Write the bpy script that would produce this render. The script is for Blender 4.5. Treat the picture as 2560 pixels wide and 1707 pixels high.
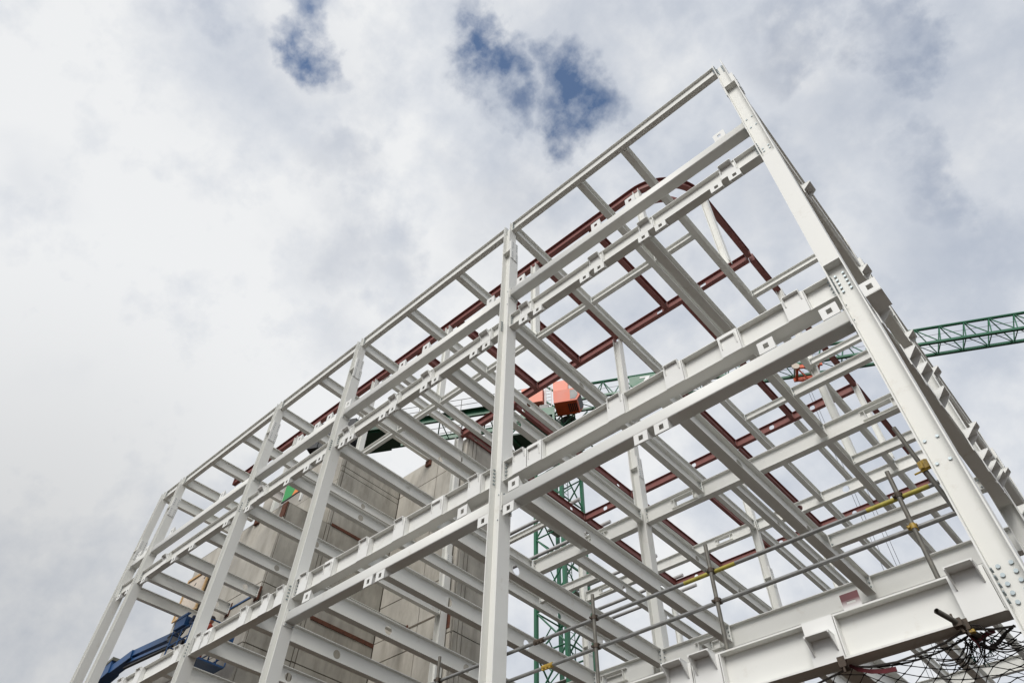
import bpy, math, random
from mathutils import Vector, Matrix, noise
random.seed(7)
PI = math.pi
for o in list(bpy.data.objects): bpy.data.objects.remove(o)
scn = bpy.context.scene
col = scn.collection
ZO = 1.6                       # camera eye height: all heights below are given from the eye

# ------------------------------------------------------------------ camera
R0 = (0.73970768, 0.67256283, 0.02217629)
R1 = (-0.49724793, 0.56850078, -0.65540168)
R2 = (-0.45340604, 0.47377854, 0.75495487)
cam = bpy.data.cameras.new('camera'); camo = bpy.data.objects.new('camera', cam); col.objects.link(camo)
M = Matrix(((R0[0], -R1[0], -R2[0], 0), (R0[1], -R1[1], -R2[1], 0), (R0[2], -R1[2], -R2[2], ZO), (0, 0, 0, 1)))
camo.matrix_world = M
cam.sensor_width = 36; cam.sensor_fit = 'HORIZONTAL'; cam.lens = 1735.55 / 2560 * 36
cam.clip_end = 3000; cam.clip_start = .05
scn.camera = camo

# ------------------------------------------------------------------ light
SUN_EL, SUN_AZ = 42, 163       # azimuth measured from +Y clockwise: veiled sun behind and right of the camera
def pixdir(u, v):
    d = (u - 1280, v - 853.5, 1735.55)
    w = Vector([R0[i]*d[0] + R1[i]*d[1] + R2[i]*d[2] for i in range(3)])
    return w.normalized()
world = bpy.data.worlds.new('World'); scn.world = world; world.use_nodes = True
nt = world.node_tree; nt.nodes.clear()
def N(t, **kw):
    n = nt.nodes.new(t)
    for k, v in kw.items():
        if k == 'op': n.operation = v
        else: setattr(n, k, v)
    return n
def L(a, b): nt.links.new(a, b)
def mth(op, a, b=None, c=None):
    n = nt.nodes.new('ShaderNodeMath'); n.operation = op
    for i, x in enumerate((a, b, c)):
        if x is None: continue
        if isinstance(x, (int, float)): n.inputs[i].default_value = x
        else: nt.links.new(x, n.inputs[i])
    return n.outputs[0]
def smooth(x, a, b, lo=0., hi=1.):
    n = nt.nodes.new('ShaderNodeMapRange'); n.interpolation_type = 'SMOOTHSTEP'
    nt.links.new(x, n.inputs[0])
    for i, v in ((1, a), (2, b), (3, lo), (4, hi)): n.inputs[i].default_value = v
    return n.outputs[0]
tc = N('ShaderNodeTexCoord')
sky = N('ShaderNodeTexSky'); sky.sky_type = 'NISHITA'; sky.sun_disc = False
sky.sun_elevation = math.radians(SUN_EL); sky.sun_rotation = math.radians(SUN_AZ)
sky.air_density = 1.0; sky.dust_density = .6
def noise_tex(scale, detail, rough, off, dist=0.):
    mp = N('ShaderNodeMapping'); mp.inputs['Location'].default_value = off
    L(tc.outputs['Generated'], mp.inputs[0])
    n = N('ShaderNodeTexNoise'); n.inputs['Scale'].default_value = scale; n.inputs['Detail'].default_value = detail
    n.inputs['Roughness'].default_value = rough; n.inputs['Distortion'].default_value = dist
    L(mp.outputs[0], n.inputs['Vector']); return n
big = noise_tex(2.6, 5, .5, (3.1, 1.7, .4), 0.)
fine = noise_tex(8.5, 7, .57, (.3, 5.2, 2.1), 0.)
wisp = noise_tex(19., 6, .6, (7.3, .2, 4.1), 0.)
# openings in the cloud deck (directions on the sky), wobbled by noise
wob = N('ShaderNodeVectorMath'); wob.operation = 'MULTIPLY_ADD'
sub = N('ShaderNodeVectorMath'); sub.operation = 'SUBTRACT'; L(fine.outputs['Color'], sub.inputs[0]); sub.inputs[1].default_value = (.5, .5, .5)
L(sub.outputs[0], wob.inputs[0]); wob.inputs[1].default_value = (.20, .20, .20); L(tc.outputs['Generated'], wob.inputs[2])
wob2 = N('ShaderNodeVectorMath'); wob2.operation = 'MULTIPLY_ADD'
sub2 = N('ShaderNodeVectorMath'); sub2.operation = 'SUBTRACT'; L(wisp.outputs['Color'], sub2.inputs[0]); sub2.inputs[1].default_value = (.5, .5, .5)
L(sub2.outputs[0], wob2.inputs[0]); wob2.inputs[1].default_value = (.09, .09, .09); L(wob.outputs[0], wob2.inputs[2])
gap = None
for (u, v, rad, amp) in [(1195, 70, .05, .45), (1205, 125, .055, .8), (1235, 190, .06, .8), (1225, 255, .05, .65), (1330, 285, .05, .65), (1420, 275, .075, .95), (1390, 320, .06, .8), (775, 70, .055, .78), (770, 15, .05, .55), (800, 130, .05, .35), (480, 10, .06, .3), (640, 30, .05, .22),
                         (2190, 60, .05, .34), (2225, 110, .06, .44), (2240, 190, .05, .40), (1990, 130, .08, .34), (2010, 170, .05, .34), (2335, 420, .07, .36), (2365, 500, .06, .30), (2100, 300, .14, .16), (860, 400, .06, .22),
                         (850, 620, .09, .22), (960, 680, .06, .18), (1300, 520, .13, .20), (2400, 600, .12, .18), (1900, 470, .14, .18), (700, 120, .15, .14), (1500, 100, .2, .12), (850, 830, .08, .14), (1650, 700, .2, .14), (2050, 800, .25, .12), (2500, 250, .2, .14)]:
    d = N('ShaderNodeVectorMath'); d.operation = 'DISTANCE'; L(wob2.outputs[0], d.inputs[0]); d.inputs[1].default_value = pixdir(u, v)
    g = smooth(d.outputs['Value'], 0., rad * 1.25, amp, 0.)
    gap = g if gap is None else mth('MAXIMUM', gap, g)
# elsewhere (out of the picture too) the deck breaks up at random in the same way
rnd = smooth(big.outputs['Fac'], .62, .8, 0., .16)
gap = mth('MAXIMUM', gap, rnd)
gap = mth('MULTIPLY', mth('MINIMUM', mth('MULTIPLY', gap, 1.2), 1.0), smooth(wisp.outputs['Fac'], .25, .55, .72, 1.12))
# cloud brightness and tint: thin parts of the deck greyer and bluer
shade = mth('ADD', mth('ADD', mth('MULTIPLY', big.outputs['Fac'], .34), mth('MULTIPLY', fine.outputs['Fac'], .46)), mth('MULTIPLY', wisp.outputs['Fac'], .20))
dl = N('ShaderNodeVectorMath'); dl.operation = 'DISTANCE'; L(tc.outputs['Generated'], dl.inputs[0]); dl.inputs[1].default_value = pixdir(250, 600)
shade = mth('ADD', shade, smooth(dl.outputs['Value'], .15, 1.05, .06, -.03))
dk = N('ShaderNodeVectorMath'); dk.operation = 'DISTANCE'; L(tc.outputs['Generated'], dk.inputs[0]); dk.inputs[1].default_value = pixdir(-100, 1650)
dim = mth('MULTIPLY', smooth(dk.outputs['Value'], .05, .5, .76, 1.), .69)
rampc = N('ShaderNodeValToRGB'); L(shade, rampc.inputs[0])
cr = rampc.color_ramp; cr.elements[0].position = .385; cr.elements[0].color = (.50, .535, .595, 1); cr.elements[1].position = .575; cr.elements[1].color = (.735, .745, .755, 1)
e_ = cr.elements.new(.48); e_.color = (.61, .635, .675, 1)
skyb = N('ShaderNodeBackground'); skyb.inputs[1].default_value = .085; L(sky.outputs[0], skyb.inputs[0])
clb = N('ShaderNodeBackground'); L(dim, clb.inputs[1]); L(rampc.outputs[0], clb.inputs[0])
mixw = N('ShaderNodeMixShader'); L(gap, mixw.inputs[0]); L(clb.outputs[0], mixw.inputs[1]); L(skyb.outputs[0], mixw.inputs[2])
wo = N('ShaderNodeOutputWorld'); L(mixw.outputs[0], wo.inputs[0])
sun = bpy.data.lights.new('sun', 'SUN'); sun.energy = 1.5; sun.angle = math.radians(32); sun.color = (1, .97, .92)
suno = bpy.data.objects.new('sun', sun); col.objects.link(suno)
az, el = math.radians(SUN_AZ), math.radians(SUN_EL)
sd = Vector((math.sin(az) * math.cos(el), math.cos(az) * math.cos(el), math.sin(el)))
suno.rotation_euler = (-sd).to_track_quat('-Z', 'Y').to_euler()
scn.render.engine = 'CYCLES'
scn.cycles.use_denoising = True; scn.cycles.denoiser = 'OPENIMAGEDENOISE'; scn.cycles.denoising_prefilter = 'ACCURATE'; scn.cycles.denoising_input_passes = 'RGB_ALBEDO_NORMAL'
scn.cycles.max_bounces = 6; scn.cycles.diffuse_bounces = 4; scn.cycles.caustics_reflective = False; scn.cycles.caustics_refractive = False; scn.cycles.sample_clamp_indirect = 4
vs = scn.view_settings
vs.view_transform = 'Standard'; vs.look = 'None'; vs.exposure = 0.76; vs.gamma = 1; vs.use_curve_mapping = False

# ------------------------------------------------------------------ materials
def mat(name, base, rough=.5, metal=0., var=.06, vscale=3., stain=None, sscale=1.2, slo=.6, shi=.75, bump=0., bscale=60., streak=False, coat=0.):
    m = bpy.data.materials.new(name); m.use_nodes = True
    t = m.node_tree; b = t.nodes['Principled BSDF']
    def nd(k): return t.nodes.new(k)
    co = nd('ShaderNodeTexCoord'); geo = nd('ShaderNodeNewGeometry')
    n1 = nd('ShaderNodeTexNoise'); n1.inputs['Scale'].default_value = vscale; n1.inputs['Detail'].default_value = 6
    t.links.new(geo.outputs['Position'], n1.inputs['Vector'])
    r = nd('ShaderNodeValToRGB'); t.links.new(n1.outputs['Fac'], r.inputs[0])
    r.color_ramp.elements[0].position = .3; r.color_ramp.elements[1].position = .7
    r.color_ramp.elements[0].color = [c * (1 - var) for c in base] + [1]
    r.color_ramp.elements[1].color = [min(1, c * (1 + var)) for c in base] + [1]
    out = r.outputs[0]
    if stain:
        n2 = nd('ShaderNodeTexNoise'); n2.inputs['Scale'].default_value = sscale; n2.inputs['Detail'].default_value = 9; n2.inputs['Roughness'].default_value = .7
        mp = nd('ShaderNodeMapping'); t.links.new(geo.outputs['Position'], mp.inputs[0])
        if streak: mp.inputs['Scale'].default_value = (2.6, 2.6, .6)
        t.links.new(mp.outputs[0], n2.inputs['Vector'])
        mr = nd('ShaderNodeMapRange'); mr.inputs[1].default_value = slo; mr.inputs[2].default_value = shi; mr.inputs[4].default_value = .75
        t.links.new(n2.outputs['Fac'], mr.inputs[0])
        mx = nd('ShaderNodeMix'); mx.data_type = 'RGBA'
        t.links.new(mr.outputs[0], mx.inputs[0]); t.links.new(out, mx.inputs[6]); mx.inputs[7].default_value = list(stain) + [1]
        out = mx.outputs[2]
    t.links.new(out, b.inputs['Base Color'])
    rr = nd('ShaderNodeMapRange'); t.links.new(n1.outputs['Fac'], rr.inputs[0]); rr.inputs[3].default_value = max(0, rough - .08); rr.inputs[4].default_value = min(1, rough + .1)
    t.links.new(rr.outputs[0], b.inputs['Roughness'])
    b.inputs['Metallic'].default_value = metal
    if coat: b.inputs['Coat Weight'].default_value = coat
    if bump:
        n3 = nd('ShaderNodeTexNoise'); n3.inputs['Scale'].default_value = bscale; n3.inputs['Detail'].default_value = 5
        t.links.new(geo.outputs['Position'], n3.inputs['Vector'])
        bp = nd('ShaderNodeBump'); bp.inputs['Strength'].default_value = bump; bp.inputs['Distance'].default_value = .01
        t.links.new(n3.outputs['Fac'], bp.inputs['Height']); t.links.new(bp.outputs[0], b.inputs['Normal'])
    return m
WHITE = mat('white_steel_paint', (.755, .755, .72), .45, var=.02, vscale=1.3, stain=(.52, .46, .38), sscale=3., slo=.60, shi=.86)
WHITE2 = mat('white_plate_paint', (.775, .775, .75), .45, var=.02, vscale=4., stain=(.50, .43, .36), sscale=9., slo=.70, shi=.84)
RED = mat('red_oxide_primer', (.205, .066, .056), .6, var=.14, vscale=3., stain=(.27, .125, .11), sscale=2.2, slo=.5, shi=.85)
BOLT = mat('zinc_bolt', (.34, .39, .41), .38, metal=.6, var=.1, vscale=20)
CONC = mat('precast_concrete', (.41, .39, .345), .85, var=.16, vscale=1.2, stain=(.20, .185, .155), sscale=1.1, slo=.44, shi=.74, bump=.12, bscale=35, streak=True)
CONC_LIT = mat('precast_concrete_lit_face', (.47, .445, .395), .85, var=.14, vscale=.8, stain=(.25, .225, .18), sscale=1.0, slo=.45, shi=.76, bump=.12, bscale=35, streak=True)  # lighter copy for front-facing walls; light difference from side walls is in the colour
JOINT = mat('dark_joint', (.13, .11, .085), .95, var=.3, vscale=8)
RUST = mat('rusty_steel', (.10, .035, .02), .85, var=.45, vscale=9, stain=(.20, .085, .04), sscale=14, slo=.5, shi=.7)
GREEN = mat('crane_green_paint', (.022, .135, .068), .4, var=.12, vscale=1.5)
GREEND = mat('crane_dark_green_paint', (.012, .06, .033), .5, var=.15, vscale=1.5)
ORANGE = mat('crane_orange_paint', (.62, .10, .03), .45, var=.1, vscale=2)
SALMON = mat('salmon_panel_paint', (.78, .26, .17), .5, var=.05, vscale=1)
BLACK = mat('black_ballast', (.02, .022, .025), .6, var=.2)
GLASS = mat('cab_glass', (.05, .06, .06), .35)
GALV = mat('galvanised_tube', (.26, .26, .25), .33, metal=.45, var=.2, vscale=9, stain=(.22, .20, .17), sscale=12, slo=.52, shi=.74)
GALVD = mat('weathered_tube', (.125, .118, .10), .5, metal=.15, var=.25, vscale=12, stain=(.10, .075, .05), sscale=20, slo=.5, shi=.72)
YELLOW = mat('worn_yellow_paint', (.36, .31, .05), .55, var=.2, vscale=10, stain=(.25, .24, .19), sscale=22, slo=.60, shi=.72)
COUPL = mat('rusty_coupler', (.07, .05, .034), .65, metal=.1, var=.35, vscale=30)
YCOUPL = mat('yellow_coupler', (.42, .27, .03), .5, var=.2, vscale=30, stain=(.1, .07, .04), sscale=40, slo=.5, shi=.65)
BLUE = mat('lift_blue_paint', (.01, .065, .19), .45, var=.15, vscale=4, stain=(.02, .05, .1), sscale=6, slo=.55, shi=.75)
DARKB = mat('hose_black', (.02, .02, .022), .6, var=.2)
OLIVE = mat('grimy_boom_steel', (.13, .13, .10), .55, var=.3, vscale=6)
NETM = mat('black_net_cord', (.018, .014, .012), .9, var=.3, vscale=20)
ROPE = mat('grey_rope', (.12, .11, .10), .9, var=.3, vscale=40)
WEBB = mat('maroon_webbing', (.10, .015, .02), .85, var=.25, vscale=15)
TEAL = mat('green_tie', (.01, .12, .09), .8)
PLY = mat('chipboard', (.62, .55, .47), .8, var=.08, vscale=30, stain=(.42, .30, .20), sscale=20, slo=.5, shi=.72)
TIMBER = mat('new_timber', (.56, .38, .19), .75, var=.15, vscale=14, stain=(.36, .21, .09), sscale=8, slo=.5, shi=.75)
BGREEN = mat('banner_green', (.035, .29, .08), .6, var=.08, vscale=2)
BORANGE = mat('banner_orange', (.74, .23, .05), .6, var=.06, vscale=2)
SIGNW = mat('sign_white', (.8, .8, .8), .5, var=.02)
SKIN = mat('skin', (.45, .24, .16), .6)
NAVY = mat('navy_workwear', (.02, .03, .06), .9, var=.2)
HIVIS = mat('orange_red_vest', (.42, .05, .02), .8)
HELM = mat('dark_helmet', (.04, .03, .03), .35)
MAROON = mat('maroon_primer_tab', (.125, .035, .038), .5, var=.2, vscale=6)
_t = MAROON.node_tree; _b = _t.nodes['Principled BSDF']; _src = _b.inputs['Base Color'].links[0].from_socket
_c = _t.nodes.new('ShaderNodeTexCoord'); _s = _t.nodes.new('ShaderNodeSeparateXYZ'); _t.links.new(_c.outputs['Object'], _s.inputs[0])
_m = _t.nodes.new('ShaderNodeMapRange'); _m.inputs[1].default_value = .085; _m.inputs[2].default_value = .01; _t.links.new(_s.outputs['Z'], _m.inputs[0])
_x = _t.nodes.new('ShaderNodeMix'); _x.data_type = 'RGBA'; _t.links.new(_m.outputs[0], _x.inputs[0]); _t.links.new(_src, _x.inputs[6]); _x.inputs[7].default_value = (.72, .71, .69, 1); _t.links.new(_x.outputs[2], _b.inputs['Base Color'])
PIPE = mat('grey_handrail_paint', (.42, .41, .40), .45, var=.08)
CLAD = mat('blue_grey_cladding', (.13, .18, .22), .45, var=.1)

# ------------------------------------------------------------------ mesh helpers
class MB:
    def __init__(s): s.v = []; s.f = []
    def box(s, x0, x1, y0, y1, z0, z1):
        n = len(s.v)
        s.v += [(x0, y0, z0), (x1, y0, z0), (x1, y1, z0), (x0, y1, z0), (x0, y0, z1), (x1, y0, z1), (x1, y1, z1), (x0, y1, z1)]
        s.f += [tuple(n + i for i in q) for q in ((3, 2, 1, 0), (4, 5, 6, 7), (0, 1, 5, 4), (1, 2, 6, 5), (2, 3, 7, 6), (3, 0, 4, 7))]
        return s
    def prism(s, poly, a, b, axis):
        # poly: 2d points; extruded from a to b along axis ('x': poly=(y,z); 'y': (x,z); 'z': (x,y))
        n = len(s.v); k = len(poly)
        def P(p, t): return {'x': (t, p[0], p[1]), 'y': (p[0], t, p[1]), 'z': (p[0], p[1], t)}[axis]
        s.v += [P(p, a) for p in poly] + [P(p, b) for p in poly]
        s.f += [tuple(n + i for i in range(k))[::-1], tuple(n + k + i for i in range(k))]
        s.f += [(n + i, n + (i + 1) % k, n + k + (i + 1) % k, n + k + i) for i in range(k)]
        return s
    def tube(s, pts, r, n=10, caps=True, r2=None):
        pts = [Vector(p) for p in pts]; base = len(s.v); m = len(pts)
        up0 = None
        for i, p in enumerate(pts):
            d = (pts[min(i + 1, m - 1)] - pts[max(i - 1, 0)]).normalized()
            if up0 is None:
                up0 = Vector((0, 0, 1)) if abs(d.z) < .9 else Vector((1, 0, 0))
            a = d.cross(up0).normalized(); b = d.cross(a).normalized(); up0 = a.cross(d).normalized()
            rr = r if r2 is None else r + (r2 - r) * i / max(1, m - 1)
            for j in range(n):
                t = 2 * PI * j / n
                s.v.append(tuple(p + a * (rr * math.cos(t)) + b * (rr * math.sin(t))))
        for i in range(m - 1):
            for j in range(n):
                s.f.append((base + i * n + j, base + i * n + (j + 1) % n, base + (i + 1) * n + (j + 1) % n, base + (i + 1) * n + j))
        if caps:
            s.f.append(tuple(base + j for j in range(n))[::-1]); s.f.append(tuple(base + (m - 1) * n + j for j in range(n)))
        return s
    def hexb(s, c, axis, r=.018, t=.014, n=6):
        c = Vector(c); a = Vector(axis).normalized() * t
        return s.tube([c, c + a], r, n)
    def build(s, name, m, parent=None, loc=None, rot=None, smooth=False):
        me = bpy.data.meshes.new(name); me.from_pydata(s.v, [], s.f); me.validate(); me.update()
        import bmesh
        bm = bmesh.new(); bm.from_mesh(me); bmesh.ops.recalc_face_normals(bm, faces=bm.faces); bm.to_mesh(me); bm.free()
        me.materials.append(m)
        if smooth:
            for p in me.polygons: p.use_smooth = len(p.vertices) == 4
        return inst(me, name, parent, loc, rot)
def inst(me, name, parent=None, loc=None, rot=None):
    o = bpy.data.objects.new(name, me); col.objects.link(o)
    if parent: o.parent = parent
    if loc is not None: o.location = loc
    if rot is not None: o.rotation_euler = rot
    return o
LABELS = {}
def tag(o, label, cat, group=None, kind=None):
    o['label'] = label; o['category'] = cat
    if group: o['group'] = group
    o['kind'] = kind or 'thing'
    LABELS.setdefault(label, []).append(o.name)
    return o
def thing(name, label, cat, loc, rz=0., group=None):
    o = bpy.data.objects.new(name, None); col.objects.link(o); o.empty_display_size = .1
    o.location = (loc[0], loc[1], loc[2] + ZO); o.rotation_euler = (0, 0, rz)
    return tag(o, label, cat, group)
def stuff(o): o['kind'] = 'stuff'; return o

def web_mesh(Lg, z0, z1, tw, holes=(), rects=()):
    """web plate along x from 0..Lg between z0,z1, with round holes (x,r) and rectangular openings (xa,xb,za,zb)"""
    m = MB(); zc = (z0 + z1) / 2; H = z1 - z0
    cuts = []
    for (x, r) in holes: cuts.append((x - max(r * 1.3, .0), x + r * 1.3, 'c', r))
    for (xa, xb, za, zb) in rects: cuts.append((xa, xb, 'r', (za, zb)))
    cuts.sort(); x = 0.
    for (a, b, k, p) in cuts:
        if a < x + .01 or b > Lg: continue
        m.box(x, a, -tw/2, tw/2, z0, z1)
        if k == 'r':
            m.box(a, b, -tw/2, tw/2, z0, p[0]); m.box(a, b, -tw/2, tw/2, p[1], z1)
        else:
            n = 32; cx = (a + b) / 2; hw = (b - a) / 2; hh = H / 2
            base = len(m.v)
            for sd_ in (-1, 1):
                for i in range(n):
                    t = 2 * PI * i / n; c, s_ = math.cos(t), math.sin(t)
                    k_ = min(hw / abs(c) if abs(c) > 1e-6 else 1e9, hh / abs(s_) if abs(s_) > 1e-6 else 1e9)
                    m.v.append((cx + c * k_, sd_ * tw / 2, zc + s_ * k_))
                # corners handled by snapping nearest samples
                for cxs, czs in ((1, 1), (-1, 1), (-1, -1), (1, -1)):
                    best = min(range(n), key=lambda i: (m.v[base + (0 if sd_ < 0 else 2*n) + i][0] - (cx + cxs * hw))**2 + (m.v[base + (0 if sd_ < 0 else 2*n) + i][2] - (zc + czs * hh))**2)
                    m.v[base + (0 if sd_ < 0 else 2*n) + best] = (cx + cxs * hw, sd_ * tw / 2, zc + czs * hh)
                for i in range(n):
                    t = 2 * PI * i / n
                    m.v.append((cx + p * math.cos(t), sd_ * tw / 2, zc + p * math.sin(t)))
            for i in range(n):
                j = (i + 1) % n
                m.f.append((base + i, base + j, base + n + j, base + n + i))
                m.f.append((base + 2*n + i, base + 3*n + i, base + 3*n + j, base + 2*n + j))
                m.f.append((base + n + i, base + n + j, base + 3*n + j, base + 3*n + i))
        x = b
    m.box(x, Lg, -tw/2, tw/2, z0, z1)
    return m

def ibeam(name, label, cat, group, p0, p1, h, b, mat_=None, tf=.014, tw=.011, holes=(), rects=(), endplate=0, bolts=0, frame=True):
    """I-section between two top-centre points; local x runs along the beam, z=0 is the top of steel"""
    mat_ = mat_ or WHITE
    a, c = Vector(p0), Vector(p1); d = c - a; Lg = d.length; rz = math.atan2(d.y, d.x)
    t = thing(name, label, cat, p0, rz, group)
    MB().box(0, Lg, -b/2, b/2, -tf, 0).build('top_flange', mat_, t)
    MB().box(0, Lg, -b/2, b/2, -h, -h + tf).build('bottom_flange', mat_, t)
    hl = [(x, r) for x, r in holes]
    w = web_mesh(Lg, -h + tf, -tf, tw, hl, rects).build('web', mat_, t)
    for (xa, xb, za, zb) in rects:
        if frame:
            for zz in (za, zb):
                MB().box(xa - .1, xb + .1, -b*.42, b*.42, zz - .006, zz + .006).build('stiffener', mat_, w)
            for xx in (xa, xb):
                MB().box(xx - .006, xx + .006, -b*.42, b*.42, za + .008, zb - .008).build('stiffener', mat_, w)
    e = .012
    for k in range(2):
        if endplate & (1 << k):
            x0, x1 = (0, e) if k == 0 else (Lg - e, Lg)
            x0 -= .001 * (k == 0); x1 += .001 * (k == 1)
            pw = min(b * .98, .2)
            ep = MB().box(x0, x1, -pw/2 - .003, pw/2 + .003, -h - .006, .004).build('end_plate', mat_, t)
            if bolts:
                bm_ = MB(); sx = 1 if k == 0 else -1; xx = x1 if k == 0 else x0
                for i in range(bolts):
                    z = -tf - .05 - (h - 2*tf - .1) * i / max(1, bolts - 1)
                    for s_ in (-1, 1):
                        bm_.hexb((xx, s_ * min(.05, b*.27), z), (sx, 0, 0), .0165, .02)
                        bm_.tube([(xx + sx*.018, s_ * min(.05, b*.27), z), (xx + sx*.034, s_ * min(.05, b*.27), z)], .009, 6)
                stuff(bm_.build('bolt_cluster', BOLT, ep))
    return t

def rhs(name, label, cat, group, p0, p1, h, b, mat_=None, ends=3):
    """rectangular hollow section, rounded corners; p0,p1 = top-centre"""
    mat_ = mat_ or WHITE
    a, c = Vector(p0), Vector(p1); d = c - a; Lg = d.length; rz = math.atan2(d.y, d.x)
    t = thing(name, label, cat, p0, rz, group)
    r = .024; poly = []
    for cx, cz, a0 in ((b/2 - r, -r, 0), (-b/2 + r, -r, 90), (-b/2 + r, -h + r, 180), (b/2 - r, -h + r, 270)):
        for k in range(6):
            q = math.radians(a0 + 90 * k / 5); poly.append((cx + r * math.cos(q), cz + r * math.sin(q)))
    o = MB().prism(poly, .014, Lg - .014, 'x').build('hollow_section', mat_, t)
    for p in o.data.polygons: p.use_smooth = len(p.vertices) == 4
    for k in range(2):
        if ends & (1 << k):
            x0, x1 = (-.001, .013) if k == 0 else (Lg - .013, Lg + .001)
            ep = MB().box(x0, x1, -b/2 - .01, b/2 + .01, -h - .075, .05).build('end_plate', mat_, t)
            m = MB(); sx = 1 if k == 0 else -1; xx = x1 if k == 0 else x0
            for yy in (-b*.36, b*.36):
                for zz in (-h - .045, .028): m.hexb((xx, yy, zz), (sx, 0, 0), .016, .02)
            stuff(m.build('bolt_cluster', BOLT, ep))
    return t

_cache = {}
def bracket(parent, x, kind, b, h, proj, side=-1, w=.25):
    """shelf bracket on the outer side of a beam"""
    key = (kind, b, h, proj, side, w)
    if key not in _cache:
        s = side; yt = s * (b/2 + .016); yi = s * (b/2 + .003); tip = s * (b/2 + proj)
        zt, gh = (0.002, .165) if kind == 'up' else (-.095, .19) if kind == 'low' else (-.19, .15) if kind == 'deep' else (-.10, .15)
        bp = MB(); bp.box(-w/2 - .03, w/2 + .03, min(yi, yt), max(yi, yt), -h - .005, -.001 if kind in ('low', 'deep') else zt - .013)
        sh = MB(); yin = yi if kind in ('up', 'mid') else yt + s*.0005
        sh.box(-w/2, w/2, min(yin, tip), max(yin, tip), zt - .012, zt)
        g = MB(); yb = yt + s*.0005
        g.prism([(yb, zt - .0125), (tip, zt - .0125), (tip, zt - .026), (yb + s*.012, zt - gh), (yb, zt - gh)], -.006, .006, 'x')
        st = MB(); st.box(-.006, .006, min(s*.012, s*b/2), max(s*.012, s*b/2), -h + .016, -.016)
        _cache[key] = [q.build('bracket', WHITE2).data for q in (bp, sh, g, st)]
        for o in [o for o in bpy.data.objects if o.name.startswith('bracket') and o.parent is None]: bpy.data.objects.remove(o)
    bp, sh, g, st = _cache[key]
    o = inst(bp, 'bracket', parent, (x, 0, 0))
    inst(sh, 'shelf_plate', o)
    inst(g, 'gusset', o, (-w/2 + .008, 0, 0)); inst(g, 'gusset', o, (w/2 - .008, 0, 0))
    inst(st, 'stiffener', o, (w/2 + .04, 0, 0))
    return o
def cleat(parent, x, y, z, updown, side=-1, w=.235, hgt=.205, dep=.16, hole=(.075, .09)):
    """plate with a square hole; updown=+1 stands on the member at height z, -1 hangs below it; outer face at local y"""
    key = ('cleat', updown, side, w, hgt, dep, hole)
    if key not in _cache:
        t = .012; hw, hh = hole; zc = updown * hgt / 2
        y0, y1 = (0, t) if side < 0 else (-t, 0)
        p = MB(); z0, z1 = min(0, updown*hgt), max(0, updown*hgt)
        p.box(-w/2, -hw/2, y0, y1, z0, z1); p.box(hw/2, w/2, y0, y1, z0, z1)
        p.box(-hw/2, hw/2, y0, y1, z0, zc - hh/2); p.box(-hw/2, hw/2, y0, y1, zc + hh/2, z1)
        g = MB(); s = -side
        g.prism([(s*(t+.0005), 0.), (s*dep, 0.), (s*dep, updown*.012), (s*(t+.0005), updown*(hgt - .004))], -.006, .006, 'x')
        _cache[key] = [q.build('cleat', WHITE2).data for q in (p, g)]
        for o in [o for o in bpy.data.objects if o.name.startswith('cleat') and o.parent is None]: bpy.data.objects.remove(o)
    p, g = _cache[key]
    o = inst(p, 'cleat', parent, (x + random.uniform(-.006, .006), y + random.uniform(-.003, .003), z), (0, random.uniform(-.012, .012), random.uniform(-.015, .015)))
    inst(g, 'gusset', o, (-w/2 + .012, 0, 0)); inst(g, 'gusset', o, (w/2 - .012, 0, 0))
    return o

def hcol(name, label, x, y, z0, z1, dx=.26, dy=.27, split=None, up=(.21, .23), group=None, mat_=None, rot=0, splice=True, detail=True):
    """H column: flanges face +-x, web in the x-z plane. (x,y) is the centre. Height from z0 to z1."""
    mat_ = mat_ or WHITE
    t = thing(name, label, 'column', (x, y, z0), rot, group)
    top = (split if split else z1) - z0
    tf, tw = .016, .011
    fl = MB().box(-dx/2, -dx/2 + tf, -dy/2, dy/2, 0, top)
    fl.build('flange', mat_, t); MB().box(dx/2 - tf, dx/2, -dy/2, dy/2, 0, top).build('flange', mat_, t)
    MB().box(-dx/2 + tf, dx/2 - tf, -tw/2, tw/2, 0, top).build('web', mat_, t)
    if split:
        ux, uy = up; ox, oy = -(dx - ux)/2, -(dy - uy)/2; H = z1 - z0
        MB().box(-dx/2 + tf, dx/2 - tf, -dy/2 + .002, dy/2 - .002, top - .001, top + .013).build('cap_plate', mat_, t)
        b0 = top + .0135
        MB().box(ox - ux/2, ox - ux/2 + .013, oy - uy/2, oy + uy/2, b0, H + .06).build('upper_flange', mat_, t)
        MB().box(ox + ux/2 - .013, ox + ux/2, oy - uy/2, oy + uy/2, b0, H + .06).build('upper_flange', mat_, t)
        MB().box(ox - ux/2 + .013, ox + ux/2 - .013, oy - .005, oy + .005, b0, H - .02).build('upper_web', mat_, t)
        if splice:
            for s_ in (1, -1):
                xf = s_ * dx/2
                xa, xb = (xf + .002, xf + .016) if s_ > 0 else (xf - .016, xf - .002)
                pl = MB().box(xa, xb, -dy/2 + .006, dy/2 - .03, top - .36, top + .40).build('splice_plate', WHITE2, t)
                if s_ > 0:      # packer between plate and narrower upper flange
                    MB().box(ox + ux/2 + .001, xf + .001, oy - uy/2 + .004, oy + uy/2 - .004, top + .02, top + .39).build('packing_plate', mat_, t)
                bm_ = MB()
                for q in range(8):
                    zz = top + (-.32 + .08*q if q < 4 else .09 + .08*(q-4))
                    for yy in (-dy*.27, dy*.22): bm_.hexb((xb if s_ > 0 else xa, yy, zz), (s_, 0, 0), .013, .01)
                stuff(bm_.build('bolt_cluster', BOLT, pl))
    return t

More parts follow.
